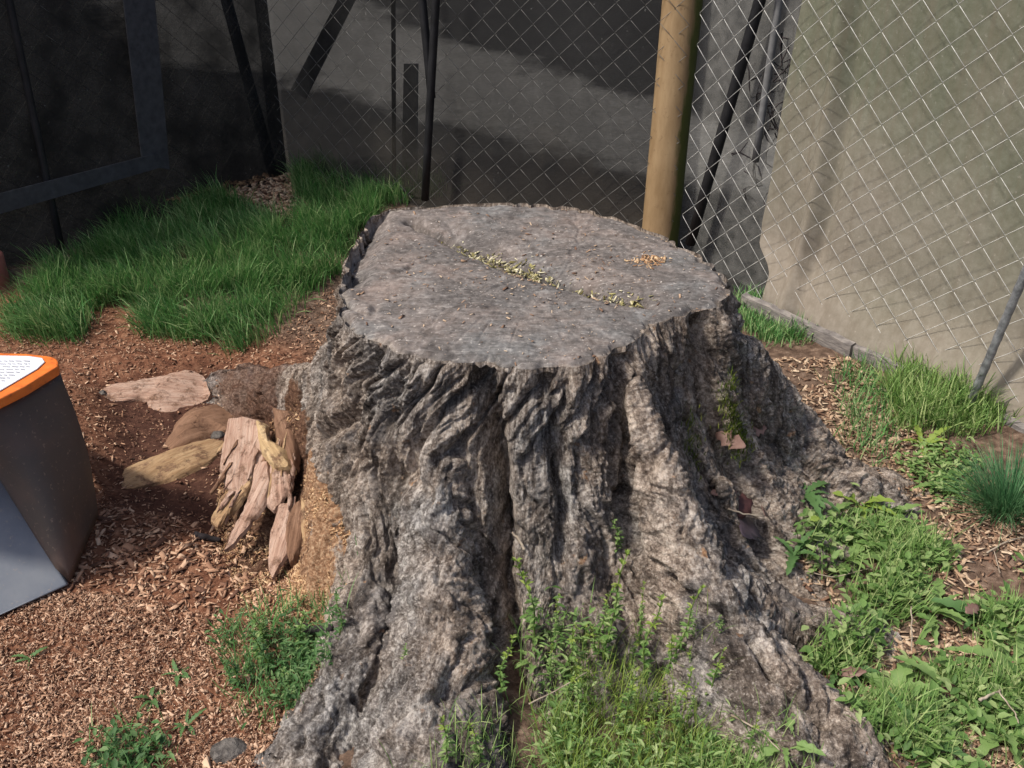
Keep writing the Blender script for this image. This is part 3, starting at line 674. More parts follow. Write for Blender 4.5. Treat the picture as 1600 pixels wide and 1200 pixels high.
lawn('grass', 'mixed short grass among the weeds at lower right', [(1190, 830), (1240, 740), (1330, 780), (1480, 870), (1480, 950), (1600, 900), (1680, 1000), (1680, 1320), (1180, 1320), (1100, 1210), (1300, 1190), (1260, 1040), (1330, 960), (1250, 900)], 6500, (.025, .08), (.0018, .0038), 'grass_bright', dens=clump)
lawn('grass', 'wispy grass at the foot of the front roots', [(820, 960), (960, 1000), (1130, 1040), (1280, 1180), (1300, 1300), (640, 1300), (700, 1200), (800, 1150)], 2400, (.025, .09), (.0012, .0026), 'grass_bright', dens=clump, skip=.07)
lawn('grass', 'feathery yellow green grass in the middle of the front weed patch', [(880, 1060), (1000, 1040), (1110, 1090), (1130, 1200), (1080, 1300), (880, 1300), (850, 1160)], 1700, (.03, .1), (.001, .0022), 'weed_yellow', skip=.08, lean=.4)
lawn('grass', 'thin dark grass in the weed patch on the chips', [(345, 990), (440, 960), (560, 960), (560, 1040), (440, 1130), (370, 1120)], 900, (.03, .07), (.0015, .003), 'grass_dark', skip=.06)
lawn('grass', 'few thin blades on the chips at the bottom edge', [(140, 1150), (230, 1130), (270, 1170), (240, 1260), (140, 1260)], 260, (.02, .06), (.0015, .003), 'grass_dark')

# ------------------------------------------------------------------ low weeds as ground cover
def mat_weeds(name, label, poly, n, L, mat, dens=None, skip=.04, h=.035, asp=(.3, .65)):
    p = sample(polyw(poly), n, dens=dens, skip_stump=skip); p[:, :2] += rng.normal(0, .014, (len(p), 2)); p[:, 2] = surf(p[:, 0], p[:, 1]); p[:, 2] += rng.uniform(0, h, len(p))
    d, nr = rdir(len(p), (-.1, .7)); l = rng.uniform(*L, len(p))
    v, f = leaves_arr(p, d, nr, l, l * rng.uniform(*asp, len(p)))
    return tag(obj(name, mesh(name, v, f, True), MT[mat]), label, 'weeds', kind='stuff')
mat_weeds('ground_cover_weeds', 'leafy low weeds filling the right foreground', [(1185, 850), (1235, 735), (1330, 770), (1480, 860), (1490, 930), (1600, 880), (1700, 960), (1700, 1320), (1230, 1320), (1280, 1190), (1250, 1040), (1340, 990), (1250, 900)], 3600, (.01, .03), 'weed', dens=clump)
mat_weeds('ground_cover_weeds', 'small leafy weeds behind the needle tuft', [(1385, 670), (1500, 680), (1530, 740), (1500, 800), (1440, 760), (1390, 720)], 800, (.008, .02), 'weed', dens=clump)
mat_weeds('ground_cover_weeds', 'dense small leaved weeds between the front roots', [(830, 960), (960, 960), (1060, 1030), (1130, 1120), (1180, 1300), (820, 1300), (840, 1120)], 2300, (.008, .022), 'weed', skip=.08, h=.05, dens=clump, asp=(.15, .4))
mat_weeds('ground_cover_weeds', 'dark small leaved weeds on the chips beside the left root', [(340, 1000), (420, 965), (545, 965), (560, 1030), (500, 1080), (430, 1130), (370, 1110)], 900, (.007, .02), 'weed_dark', skip=.06, h=.05, dens=clump, asp=(.15, .45))
mat_weeds('ground_cover_weeds', 'small green sprigs on the chips at bottom left', [(140, 1160), (200, 1130), (260, 1150), (240, 1230), (150, 1230)], 260, (.008, .02), 'weed_dark')

# ------------------------------------------------------------------ single plants
def upright_proto(h, n_wh, tip=True, mat='weed'):
    root = empty('weed_plant'); bend = rng.uniform(-.25, .25, 2)
    zs = np.linspace(0, 1, 9); pts = np.stack([bend[0] * h * zs ** 2 + .004 * np.sin(zs * 9), bend[1] * h * zs ** 2, h * zs], -1)
    v, f = tube(pts, np.linspace(.0016, .0008, 9), 5); obj('stem', mesh('stem', v, f, True), MT['stem'], root)
    V, Fc, o = [], [], 0; Vt, Ft, ot = [], [], 0
    for i in range(n_wh):
        t = .12 + .88 * i / (n_wh - 1); c0 = np.array([np.interp(t, zs, pts[:, k]) for k in range(3)])
        m = rng.integers(5, 8); d, nr = rdir(m, (.05, .5) if t < .85 else (.5, .95)); l = rng.uniform(.6, 1, m) * (.022 - .011 * t)
        vv, ff = leaves_arr(np.repeat(c0[None], m, 0), d, nr, l, l * .36)
        if tip and t > .72: Vt.append(vv); Ft.append(ff + ot); ot += len(vv)
        else: V.append(vv); Fc.append(ff + o); o += len(vv)
    obj('foliage', mesh('foliage', np.concatenate(V), np.concatenate(Fc), True), MT[mat], root)
    if Vt: obj('flower_tip', mesh('flower_tip', np.concatenate(Vt), np.concatenate(Ft), True), MT['weed_yellow'], root)
    return root
UP = [upright_proto(.16, 11), upright_proto(.13, 9), upright_proto(.19, 13), upright_proto(.1, 8, False), upright_proto(.11, 8, False, 'weed_dark')]
used = set()
def place(proto, px, py, s, label, cat, group, fn=surf):
    o = proto if id(proto) not in used else copy_tree(proto); used.add(id(proto))
    c0 = hit1(px, py, fn); o.location = c0 - np.array([0, 0, .004]); o.scale = (s,) * 3; o.rotation_euler.z = rng.uniform(0, 6.28)
    return tag(o, label, cat, group)
ups = [(0, 838, 1010, 1.15, 'slender yellow tipped weed beside the dark crevice of the stump'),
       (2, 945, 1045, 1.2, 'tallest yellow tipped weed standing between the front roots'),
       (1, 885, 1060, 1.0, 'leafy weed left of the tallest weed between the front roots'),
       (0, 1000, 1070, 1.1, 'yellow tipped weed right of the tallest weed between the front roots'),
       (2, 1055, 1045, 1.0, 'yellow tipped weed leaning against the big cracked root'),
       (1, 1105, 1110, .95, 'weed growing under the long crack of the right front root'),
       (3, 1125, 985, .4, 'tiny green sprig sprouting from the crack in the root'),
       (0, 780, 1090, .8, 'short weed at the foot of the stump crevice'),
       (1, 700, 1190, .85, 'thin weed on the front root at the bottom edge'),
       (2, 905, 1140, .7, 'weed in the middle of the front weed patch'),
       (1, 975, 1150, 1.0, 'bushy weed low in the front weed patch'),
       (0, 1050, 1160, .9, 'weed at the right of the front weed patch'),
       (1, 750, 1195, .75, 'yellowish weed at bottom edge left of the weed patch'),
       (4, 420, 1050, 1.0, 'dark bushy weed in the middle of the chip patch'),
       (4, 375, 1075, .85, 'dark weed at the left side of the chip patch'),
       (3, 468, 1020, .95, 'bright weed beside the dark stick on the chips'),
       (4, 535, 1000, .8, 'dark weed leaning on the left root'),
       (3, 410, 1010, .8, 'small bright weed at the back of the chip patch'),
       (4, 455, 1110, .7, 'low dark weed in front of the chip patch'),
       (3, 632, 1030, .4, 'tiny sprig growing on the front left root crack'),
       (4, 190, 1185, .8, 'dark sprig on the chips at the bottom edge'),
       (3, 965, 860, .75, 'thin pale weed climbing the bark between the roots'),
       (1, 1170, 1190, .7, 'weed at bottom edge below the big root end')]
for k, px, py, s, lab in ups: place(UP[k], px, py, s, lab, 'weed', 'upright weeds around the stump')

for i in range(26):
    px, py = random.uniform(850, 1120), random.uniform(1010, 1190)
    if px > 1000 and py < 1040: continue
    place(UP[random.choice((0, 1, 1, 2, 3))], px, py, random.uniform(.45, .8), 'slender upright weed in the thick of the front weed patch', 'weed', 'weeds crowded between the front roots')
for i in range(9):
    place(UP[random.choice((3, 4))], random.uniform(360, 520), random.uniform(985, 1110), random.uniform(.5, .9), 'small leafy weed crowded in the patch on the wood chips', 'weed', 'weeds crowded on the chips')

def leaf_lobed(L, W, lobes=4, droop=.35):
    """a toothed strap leaf lying along +x, arching up then down"""
    n = 2 * lobes + 3; xs = np.linspace(0, 1, n); V = []
    for i, t in enumerate(xs):
        wv = W * (math.sin(math.pi * min(1, t * .92 + .06)) ** .8) * (1 if i % 2 else .55) * .5
        z = L * (.35 * t - droop * 1.6 * t * t)
        V += [(L * t, -wv, z + wv * .4), (L * t, 0, z), (L * t, wv, z + wv * .4)]
    f = []
    for i in range(n - 1):
        a = 3 * i; f += [(a, a + 3, a + 4, a + 1), (a + 1, a + 4, a + 5, a + 2)]
    return mesh('leaf', V, f, True)
LF = {}
for mt in ('weed', 'weed_dark', 'weed_yellow'):
    LF[mt] = []
    for (l, w_, lb) in ((.085, .026, 4), (.07, .03, 3), (.1, .022, 5)):
        m = leaf_lobed(l, w_, lb); m.materials.append(MT[mt]); LF[mt].append(m)
def rosette(px, py, s, n, mt, label):
    r = empty('rosette_weed', hit1(px, py)); r.scale = (s,) * 3; a0 = rng.uniform(0, 6.28)
    for i in range(n):
        o = obj('leaf', LF[mt][rng.integers(0, 3)], None, r); o.rotation_euler = (rng.normal(0, .2), rng.uniform(-.75, -.05), a0 + i * 2.4 + rng.normal(0, .25))
        q = rng.uniform(.6, 1.1); o.scale = (q, q, q)
    return tag(r, label, 'weed', 'rosette weeds on the right')
for a in [(1255, 775, .9, 9, 'weed_dark', 'dark rosette weed against the foot of the right root'),
          (1285, 815, 1.0, 10, 'weed', 'broad leaved rosette weed next to the yellow leaf'),
          (1345, 790, 1.0, 8, 'weed_yellow', 'pale upright strap leaved weed on the dry litter'),
          (1385, 815, 1.0, 9, 'weed', 'rosette weed between the strap leaved weed and the needle tuft'),
          (1240, 870, .8, 9, 'weed_dark', 'dark rosette weed below the plum coloured leaf'),
          (1320, 880, 1.0, 10, 'weed', 'wide rosette weed just above the side root'),
          (1400, 880, 1.0, 10, 'weed', 'rosette weed left of the bare dry patch'),
          (1455, 960, 1.1, 11, 'weed', 'large rosette weed below the bare dry patch'),
          (1530, 970, 1.1, 10, 'weed_dark', 'dark rosette weed close to the right edge'),
          (1580, 1040, 1.1, 10, 'weed', 'rosette weed cut by the right edge'),
          (1310, 1050, .9, 9, 'weed_dark', 'dark rosette weed beside the lower end of the cracked root'),
          (1390, 1080, 1.0, 10, 'weed', 'rosette weed in the middle of the lower right weeds'),
          (1480, 1090, 1.1, 10, 'weed', 'rosette weed near the pale dry stalk'),
          (1565, 1150, 1.1, 10, 'weed', 'rosette weed in the bottom right corner'),
          (1440, 1170, .9, 8, 'weed_dark', 'dark rosette weed at the bottom right of the bare soil'),
          (1440, 700, .8, 8, 'weed_yellow', 'yellow green rosette weed below the bright grass clump'),
          (1470, 765, .8, 8, 'weed', 'rosette weed left of the bluish needle tuft'),
          (1225, 1165, .9, 8, 'weed', 'rosette weed below the end of the cracked root'),
          (280, 1055, .45, 7, 'weed_dark', 'small blue green seedling alone on the wood chips'),
          (237, 1095, .45, 7, 'weed_dark', 'small seedling front of the lone blue green one on the chips'),
          (48, 1030, .4, 5, 'weed_dark', 'tiny seedling below the machine on the chips'),
          (292, 1135, .4, 6, 'weed_dark', 'tiny seedling next to the bottom weed patch'),
          (835, 1035, .5, 6, 'weed', 'small leaf rosette at the right of the stump crevice')]: rosette(*a)

# bluish needle tuft at the right edge
tf = empty('grass_tussock', hit1(1572, 800))
q = rng.normal(0, .022, (900, 3)) * np.array([1.2, 1, 0]); az = np.arctan2(q[:, 1], q[:, 0])
obj('blades', blades('blades', q, rng.uniform(.09, .17, 900), rng.uniform(.0012, .0024, 900), 1.0, az=az + rng.normal(0, .4, 900), segs=5), MT['grass_blue'], tf)
tag(tf, 'tuft of long bluish green needle grass at the right edge', 'grass tuft')

# ------------------------------------------------------------------ fallen leaves, stalks, sticks, stones
def dead_leaf(px, py, L, W, mat, label, yaw=None, tilt=.3, cat='leaf', up=.006):
    n = 9; V = []; 
    for i in range(n):
        t = i / (n - 1); wv = W * .5 * math.sin(math.pi * min(1, t * .96 + .02)) ** .7 * (1 + .3 * math.sin(i * 2.7 + L * 80))
        z = .05 * L * math.sin(t * 3 + W * 90)
        V += [(L * (t - .5), -wv, z + wv * .15), (L * (t - .5), 0, z), (L * (t - .5), wv, z + wv * .25)]
    f = []
    for i in range(n - 1):
        a = 3 * i; f += [(a, a + 3, a + 4, a + 1), (a + 1, a + 4, a + 5, a + 2)]
    o = obj('dead_leaf', mesh('dead_leaf', V, f, True), MT[mat], loc=hit1(px, py) + np.array([0, -.004, up]))
    o.rotation_euler = (tilt, rng.normal(0, .2), rng.uniform(0, 6.28) if yaw is None else yaw)
    s = o.modifiers.new('thickness', 'SOLIDIFY'); s.thickness = .0008
    return tag(o, label, cat, 'fallen leaves')
dead_leaf(1140, 690, .075, .03, 'litterleaf', 'pinkish dead leaf lodged under the moss', -.95, .7)
dead_leaf(1155, 792, .06, .045, 'leafred', 'dark red dead leaf in the hollow between roots', .5, .75, up=.004)
dead_leaf(1168, 828, .08, .055, 'leafplum', 'plum brown leathery leaf below the dark red leaf', 1.1, .6, up=.004)
dead_leaf(1130, 772, .06, .02, 'litterleaf', 'small pale curled leaf above the dark red leaf', .3, .4, up=.006)
dead_leaf(1193, 800, .05, .02, 'litterleaf', 'pale curled leaf standing beside the plum leaf', 1.3, .8, up=.004)
dead_leaf(1268, 834, .02, .015, 'weed_yellow', 'small yellow leaf in the weeds beside the stump', .2, .2, up=.04)
dead_leaf(1325, 1068, .05, .02, 'litterleaf', 'pinkish leaf lying below the side root', -.4, .2, up=.03)
dead_leaf(1510, 975, .04, .02, 'litterleaf', 'pale pink leaf among the rosettes at right', .6, .3, up=.04)
dead_leaf(1478, 1098, .035, .03, 'leafred', 'small red leaf in the lower right weeds', .3, .3, up=.03)
dead_leaf(1180, 672, .05, .03, 'litterleaf', 'faint brown leaf on the right root bark', .3, .6)
dead_leaf(498, 264, .1, .04, 'leafbrown', 'orange brown leaf at the foot of the black fence post', .1, .3, up=.03)
def stalk(pts, r, mat, label, cat='stalk', lift=.02, name='dry_stalk', n=5):
    a = np.array(pts, float); w_ = hit(a[:, 0], a[:, 1]); w_[:, 2] += lift
    t = np.linspace(0, 1, len(w_)); tt = np.linspace(0, 1, 14); p_ = np.stack([np.interp(tt, t, w_[:, k]) for k in range(3)], -1)
    p_ += .0025 * np.stack([pn(tt * 5, pts[0][0], 1.), pn(tt * 5, pts[0][1], 7.), pn(tt * 4, pts[0][1], 3.)], -1)
    v, f = tube(p_, np.linspace(r, r * .6, 14), n)
    return tag(obj(name, mesh(name, v, f, True), MT[mat]), label, cat, 'dry stalks')
stalk([(826, 1135), (860, 1118), (915, 1085)], .0016, 'twig', 'thin straw stalk crossing the front weed patch', lift=.05)
stalk([(1522, 1122), (1555, 1105)], .003, 'twig', 'short pale broken stalk in the lower right weeds', lift=.04)
stalk([(1550, 1115), (1575, 1150), (1580, 1165)], .0015, 'twig', 'thin curved stalk near the bottom right corner', lift=.05)
stalk([(1140, 1135), (1185, 1160), (1215, 1190)], .0018, 'twig', 'pale stalk lying below the big cracked root', lift=.025)
stalk([(1416, 980), (1416, 1050)], .0014, 'twig', 'upright thin straw in the right weeds', lift=.05)
stalk([(1255, 905), (1300, 915), (1360, 900)], .0015, 'twig', 'thin dry stem lying above the side root', lift=.02)
stalk([(1540, 870), (1575, 850), (1600, 845)], .002, 'twig', 'bleached twig on the bare patch at right', lift=.01)
stalk([(1135, 818), (1160, 826), (1190, 830)], .0022, 'twig', 'small pale twig across the plum leaf', lift=.035)
stalk([(1560, 905), (1550, 870)], .0016, 'twig', 'short twig standing in the dry patch', lift=.015)
stalk([(820, 865), (812, 850), (800, 838)], .003, 'twig', 'pale sliver stuck on the bark beside the crevice', lift=.008)
stalk([(462, 992), (490, 998), (520, 994)], .010, 'darkstick', 'charred dark stick lying in the left weed patch', 'stick', .02, 'stick', 8)
stalk([(305, 840), (345, 848)], .009, 'darkstick', 'dark bark lump on the chips under the splinters', 'stick', .006, 'stick', 7)
def stone(px, py, s, label, mat='stone'):
    import bmesh
    bm = bmesh.new(); bmesh.ops.create_icosphere(bm, subdivisions=3, radius=1)
    for v in bm.verts:
        k = 1 + .28 * float(pn(v.co.x * 1.3 + px, v.co.y * 1.3, v.co.z * 1.3)) + .08 * float(pn(v.co.x * 5 + px, v.co.y * 5, v.co.z * 5))
        v.co = Vector((v.co.x * s[0] * k, v.co.y * s[1] * k, v.co.z * s[2] * k))
    m = bpy.data.meshes.new('stone'); bm.to_mesh(m); bm.free(); m.polygons.foreach_set('use_smooth', np.ones(len(m.polygons), bool))
    return tag(obj('stone', m, MT[mat], loc=hit1(px, py)), label, 'stone', 'stones in the chips')
stone(358, 1175, (.03, .025, .02), 'grey stone on the chips at the bottom edge beside the root')
stone(340, 682, (.016, .014, .014), 'small grey pebble on the orange brown root')
stone(160, 585 + 30, (.01, .009, .008), 'small pale pebble at the tip of the pink root')

# ------------------------------------------------------------------ fence
Z3 = np.array([0, 0, 1.0])
class Plane:
    def __init__(s, a, b):
        s.a = np.array([*a, 0.]); d = np.array([*b, 0.]) - s.a; s.L = np.linalg.norm(d); s.d = d / s.L
        s.n = np.cross(s.d, Z3)                      # towards the camera side or away
        if (s.n @ (np.array([0, 0, 0]) - s.a)) < 0: s.n = -s.n
    def uv(s, px, py):
        d = ray(px, py); o = np.array([0, 0, CAM_Z]); t = ((s.a - o) @ s.n) / (d @ s.n); p = o + d * t
        return (p - s.a) @ s.d, p[2]
    def at(s, u, v, off=0.0):
        u, v = np.broadcast_arrays(np.asarray(u, float), np.asarray(v, float))
        return s.a + u[..., None] * s.d + v[..., None] * Z3 + np.asarray(off)[..., None] * s.n
PA, PB, PC = Plane(FA0, FA1), Plane(FA1, FB1), Plane(FB1, FC1)
WW, RH, FH = .047, .043, 1.5
def wire_mesh(par):
    k = np.arange(0, int(FH / RH) + 1); pts = []
    for i in k:
        u = WW * ((i + par) % 2); z = i * RH + .01
        y = .002 if (i + par) % 2 else -.002
        e_ = .004 * (1 if (i + par) % 2 else -1)
        pts += [(u - .12 * WW * (1 if (i + par) % 2 else -1), y, z - .004), (u + e_ * .4, -y, z)]
    v, f = tube(np.array(pts), .0008, 4); return mesh('wire', v, f, True)
WM = {k: [wire_mesh(0), wire_mesh(1)] for k in ('galv', 'galv_dim')}
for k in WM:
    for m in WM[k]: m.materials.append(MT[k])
def fence(plane, label, u0=0.0, u1=None, wire='galv_dim'):
    r = empty('chain_link_fence', plane.a, math.atan2(plane.d[1], plane.d[0]))
    u1 = plane.L if u1 is None else u1
    i = int(u0 / WW)
    while i * WW < u1:
        o = obj('wire', WM[wire][i % 2], None, r, (i * WW, 0, 0)); i += 1
    return tag(r, label, 'fence', 'chain link fence runs')
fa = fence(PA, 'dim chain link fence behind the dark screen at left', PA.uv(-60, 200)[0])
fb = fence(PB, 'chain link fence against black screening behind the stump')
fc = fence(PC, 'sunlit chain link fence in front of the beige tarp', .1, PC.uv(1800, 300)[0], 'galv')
def bar(parent, plane, p0, p1, r, mat, name, off=0.02, label=None, n=8):
    (u0, v0), (u1, v1) = plane.uv(*p0), plane.uv(*p1)
    k = .35
    a = plane.at(u0 + (u0 - u1) * k, v0 + (v0 - v1) * k, off); c = plane.at(u1, max(v1, -.05), off)
    t = np.linspace(0, 1, 6)[:, None]; pts = a + (c - a) * t
    v, f = tube(pts, r, n); q = np.array([parent.location]) ; 
    ca, sa = math.cos(-parent.rotation_euler.z), math.sin(-parent.rotation_euler.z); v = v - q
    v = np.stack([v[:, 0] * ca - v[:, 1] * sa, v[:, 0] * sa + v[:, 1] * ca, v[:, 2]], -1)
    o = obj(name, mesh(name, v, f, True), MT[mat], parent)
    if label: o['label'] = label
    return o
bar(fa, PA, (8, 0), (95, 408), .012, 'post_black', 'post', .02, 'thin black post')
bar(fb, PB, (360, 0), (436, 284), .022, 'post_black', 'post', .02, 'black corner post')
bar(fb, PB, (668, 0), (682, 150), .014, 'post_black', 'post', .03)
bar(fb, PB, (694, 0), (676, 306), .014, 'post_black', 'post', .05)
bar(fb, PB, (604, 30), (606, 300), .008, 'post_black', 'brace', -.04)

# tan pole
pu = PB.uv(1036, 365)[0]
c0 = P1(1028, 400, 0.0); d1 = ray(1066, 0); t_ = (c0[1] + .03) / d1[1]; top = np.array([0, 0, CAM_Z]) + d1 * t_
tv = top - c0; tv /= tv[2]
c0 = c0 - .02 * Z3; zs = np.linspace(-.1, 1.7, 24); pts = c0 + tv * zs[:, None]
v, f = tube(pts, .06 + .0006 * np.sin(zs * 9), 32)
b = NB('tan_painted_pole'); vv = b.coord('Object', (1, 1, .25)); n1 = b.noise(vv, 25, 5, .65); n2 = b.noise(b.coord(), 60, 4)
gd = b.n('ShaderNodeNewGeometry'); sx = b.n('ShaderNodeSeparateXYZ'); b.l(gd.outputs['Normal'], sx.inputs[0])
c = b.ramp(n1, [(.3, (.21, .135, .065)), (.5, (.27, .182, .095)), (.7, (.33, .23, .125))])
# streaked algae down the right side, the pole's shaded side painted in with it
algae_shade = b.ramp(b.math('ADD', sx.outputs[0], b.math('MULTIPLY', b.math('SUBTRACT', n1, .5), 1.1)), [(.3, (0, 0, 0)), (.5, (1, 1, 1))])
c = b.mix(algae_shade, c, (.07, .078, .015)); c = b.mix(b.ramp(n2, [(.62, (0, 0, 0)), (.75, (.7, .7, .7))]), c, (.14, .08, .04))
tag(obj('pole', mesh('pole', v, f, True), b.surf(c, .7, b.bump(n1, .3, .003), .3)), 'tan round pole with green algae standing behind the stump', 'pole')

# dark screening
b = NB('black_screen_fabric'); v = b.coord('Object'); n1 = b.noise(v, 3, 6); n2 = b.noise(v, 120, 3, .7)
c = b.ramp(b.math('ADD', b.math('MULTIPLY', n1, .2), b.math('MULTIPLY', n2, .5)), [(.35, (.003, .003, .0033)), (.5, (.007, .007, .0072)), (.65, (.02, .02, .02))])
szz = b.n('ShaderNodeSeparateXYZ'); b.l(v, szz.inputs[0])
dz = b.ramp(b.math('ADD', b.math('MULTIPLY', szz.outputs[2], 1.7), b.math('SUBTRACT', n1, .5)), [(.0, (.6, .6, .6)), (.55, (0, 0, 0))])
cA = c; c = b.mix(dz, c, (.085, .073, .058))     # hem dust, with the pale haze low behind the stump painted in
c = b.mix(b.ramp(b.noise(v, 70, 2), [(.7, (0, 0, 0)), (.78, (1, 1, 1))]), c, (.1, .1, .095))
tp = b.ramp(n1, [(.35, (.17, .17, .17)), (.65, (.27, .27, .27))])
MT['screen_dusty'] = b.surf(c, .8, b.bump(n2, .5, .004), .25, transp=tp)
b = NB('black_screen_clean'); v = b.coord('Object'); n1 = b.noise(v, 6, 4); n2 = b.noise(v, 120, 3, .7)
c = b.ramp(b.math('ADD', b.math('MULTIPLY', n1, .5), b.math('MULTIPLY', n2, .5)), [(.35, (.003, .003, .0033)), (.5, (.008, .008, .0082)), (.65, (.022, .022, .022))])
c = b.mix(b.ramp(b.noise(v, 70, 2), [(.72, (0, 0, 0)), (.78, (1, 1, 1))]), c, (.12, .12, .11))
MT['screen'] = b.surf(c, .8, b.bump(n2, .5, .004), .25, transp=b.ramp(n1, [(.35, (.03, .03, .03)), (.65, (.1, .1, .1))]))
MT['gauze'] = simple('grey_gauze', [(.35, (.07, .07, .064)), (.65, (.16, .157, .145))], 25, bump=.3, transp=.35)
MT['strip'] = simple('dull_grey_strip', [(.3, (.04, .04, .043)), (.7, (.075, .075, .08))], 40, bump=.2)  # plain grey bands over the left screening
def sheet(name, plane, u0, u1, v1, off, nu=90, nv=60, amp=.012, left=None, v0=-.03, flare=0, fold=None):
    u = np.linspace(0, 1, nu)[:, None]; vv_ = np.linspace(v0, v1, nv)[None]
    l = u0 if left is None else np.interp(vv_, left[1], left[0])
    Uu = l + (u1 - l) * u; Vv = vv_ + 0 * u
    o = off + amp * pn(Uu * 3 + Vv * .8, Vv * .9, plane.L) + .4 * amp * pn(Uu * 9, Vv * 2.5, 5.) + flare * sstep(.22, 0, Vv)
    if fold is not None:
        dq = Uu - np.interp(Vv, fold[1], fold[0]); o = o + .02 * np.exp(-(dq / .022) ** 2) - .014 * np.exp(-((dq - .05) / .02) ** 2)
    return mesh(name, plane.at(Uu, Vv, o).reshape(-1, 3), gridfaces(nu, nv), True)
wa = tag(obj('screen_cloth', sheet('screen_cloth', PA, PA.uv(-200, 200)[0], PA.L + .02, 1.35, .012), MT['screen']), 'black screening cloth hung along the left fence', 'screen', 'fence screening')
wb = tag(obj('screen_cloth', sheet('screen_cloth', PB, -.06, PB.L, 1.35, -.03), MT['screen_dusty']), 'black screening cloth behind the fence between the corner post and the tan pole', 'screen', 'fence screening')
tag(obj('screen_cloth', sheet('screen_cloth', PC, -.02, PC.uv(1330, 200)[0], 1.35, -.1), MT['gauze']), 'grey gauzy screening in the gap between the tan pole and the beige tarp', 'screen', 'fence screening')
def strip(plane, quad, parent, off, name='strip', label=None, mat='strip'):
    q = [plane.uv(*p) for p in quad]; n = 12; V = []
    for i in range(n):
        t = i / (n - 1)
        a = np.array(q[0]) + (np.array(q[3]) - np.array(q[0])) * t; c = np.array(q[1]) + (np.array(q[2]) - np.array(q[1])) * t
        V += [plane.at(a[0], a[1], off), plane.at(c[0], c[1], off), plane.at(c[0], c[1], off - .006), plane.at(a[0], a[1], off - .006)]
    f = []
    for i in range(n - 1):
        for j in range(4): f.append((4 * i + j, 4 * i + (j + 1) % 4, 4 * i + 4 + (j + 1) % 4, 4 * i + 4 + j))
    f += [(0, 1, 2, 3), (4 * n - 1, 4 * n - 2, 4 * n - 3, 4 * n - 4)]
    o = obj(name, mesh(name, V, f), MT[mat], parent)
    if label: o['label'] = label
    return o
strip(PA, [(178, -40), (228, -40), (255, 262), (213, 255)], wa, .035, label='dark grey vertical strip')
strip(PA, [(-30, 303), (-30, 335), (240, 258), (235, 236)], wa, .042, label='dark grey slanting strip')

# beige tarp on the right-hand run
le = [PC.uv(x, y) for x, y in [(1195, 455), (1198, 430), (1193, 415), (1176, 385), (1178, 350), (1192, 280), (1215, 150), (1242, 0), (1262, -120)]]
le = sorted(le, key=lambda q: q[1])
b = NB('beige_tarp'); v = b.coord('Object'); n1 = b.noise(v, 2.2, 3); n2 = b.noise(v, 45, 5, .7); n3 = b.noise(v, 12, 4)
c = b.ramp(b.math('ADD', b.math('MULTIPLY', n3, .4), b.math('MULTIPLY', n2, .6)), [(.3, (.27, .23, .18)), (.5, (.33, .285, .23)), (.7, (.4, .35, .29))])
c2 = b.ramp(n2, [(.3, (.135, .14, .092)), (.5, (.165, .17, .118)), (.7, (.205, .21, .155))])
sz = b.n('ShaderNodeSeparateXYZ'); b.l(v, sz.inputs[0])
zf = b.math('ADD', b.math('MULTIPLY', sz.outputs[2], 1.0), b.math('SUBTRACT', n1, .5))
c = b.mix(b.ramp(zf, [(.05, (0, 0, 0)), (.75, (1, 1, 1))]), c, c2)   # darker green tone above, paler warm beige below
dr = b.noise(b.coord('Object', (14, 14, .6)), 3, 5, .7)
c = b.mix(b.ramp(dr, [(.45, (0, 0, 0)), (.7, (.5, .5, .5))]), c, (.2, .165, .12))
c = b.mix(b.ramp(b.noise(v, 75, 4, .7), [(.62, (0, 0, 0)), (.75, (.6, .6, .6))]), c, (.48, .43, .36))
MT['tarp'] = b.surf(c, .85, b.bump(n2, .4, .003), .2, transl=.2)
tarp = tag(obj('tarp', sheet('tarp', PC, 0, PC.uv(1850, 300)[0], 1.35, -.03, 200, 120, .02, left=([q[0] for q in le], [q[1] for q in le]), flare=.05, fold=list(zip(*sorted([PC.uv(*q) for q in ((1305, 0), (1290, 150), (1262, 330), (1235, 430))], key=lambda q: q[1])))), MT['tarp']), 'beige green tarp with a curved edge hung behind the right fence', 'tarp')
bar(fc, PC, (1172, 0), (1064, 385), .017, 'post_black', 'post', -.04, 'dark post beside the tan pole')
MT['greystrip'] = simple('pale_grey_strip', [(.3, (.11, .11, .11)), (.7, (.2, .2, .2))], 30, bump=.2)
bar(fc, PC, (1186, 0), (1150, 260), .011, 'greystrip', 'post', -.08, 'pale grey rail')
vn = empty('dry_vine', P1(1170, 330, 0)); vb = np.array(P1(1170, 330, 0))
for i in range(16):
    c0 = PC.at(*PC.uv(random.uniform(1130, 1200), random.uniform(90, 330)), -.12); n = 16; t = np.linspace(0, 1, n); sd_ = random.uniform(0, 99)
    q = c0 + .1 * np.stack([pn(t * 3, sd_, 1.), .6 * pn(t * 3, sd_, 5.), 1.3 * pn(t * 3, sd_, 9.)], -1) + (t[:, None] - .5) * np.array([.06, 0, -.14])
    q[:, 2] = np.maximum(q[:, 2], .005); v, f = tube(q - vb, .0022, 4); obj('vine_stem', mesh('vine_stem', v, f, True), MT['darkstick'], vn)
tag(vn, 'tangle of dry dark vine in the gap beside the tarp edge', 'vine')
for quad, lab in (([(508, -20), (535, -20), (445, 165), (422, 150)], 'slanting grey board leaning beyond the dark screen'), ([(600, 110), (622, 110), (622, 305), (598, 305)], 'short upright grey board beyond the dark screen'), ([(1008, 20), (1020, 20), (1004, 250), (992, 250)], 'narrow grey board beyond the screen next to the tan pole')):
    tag(strip(PB, quad, None, -.12, 'leaning_board', lab, 'greystrip'), cat='board', group='boards beyond the fence')
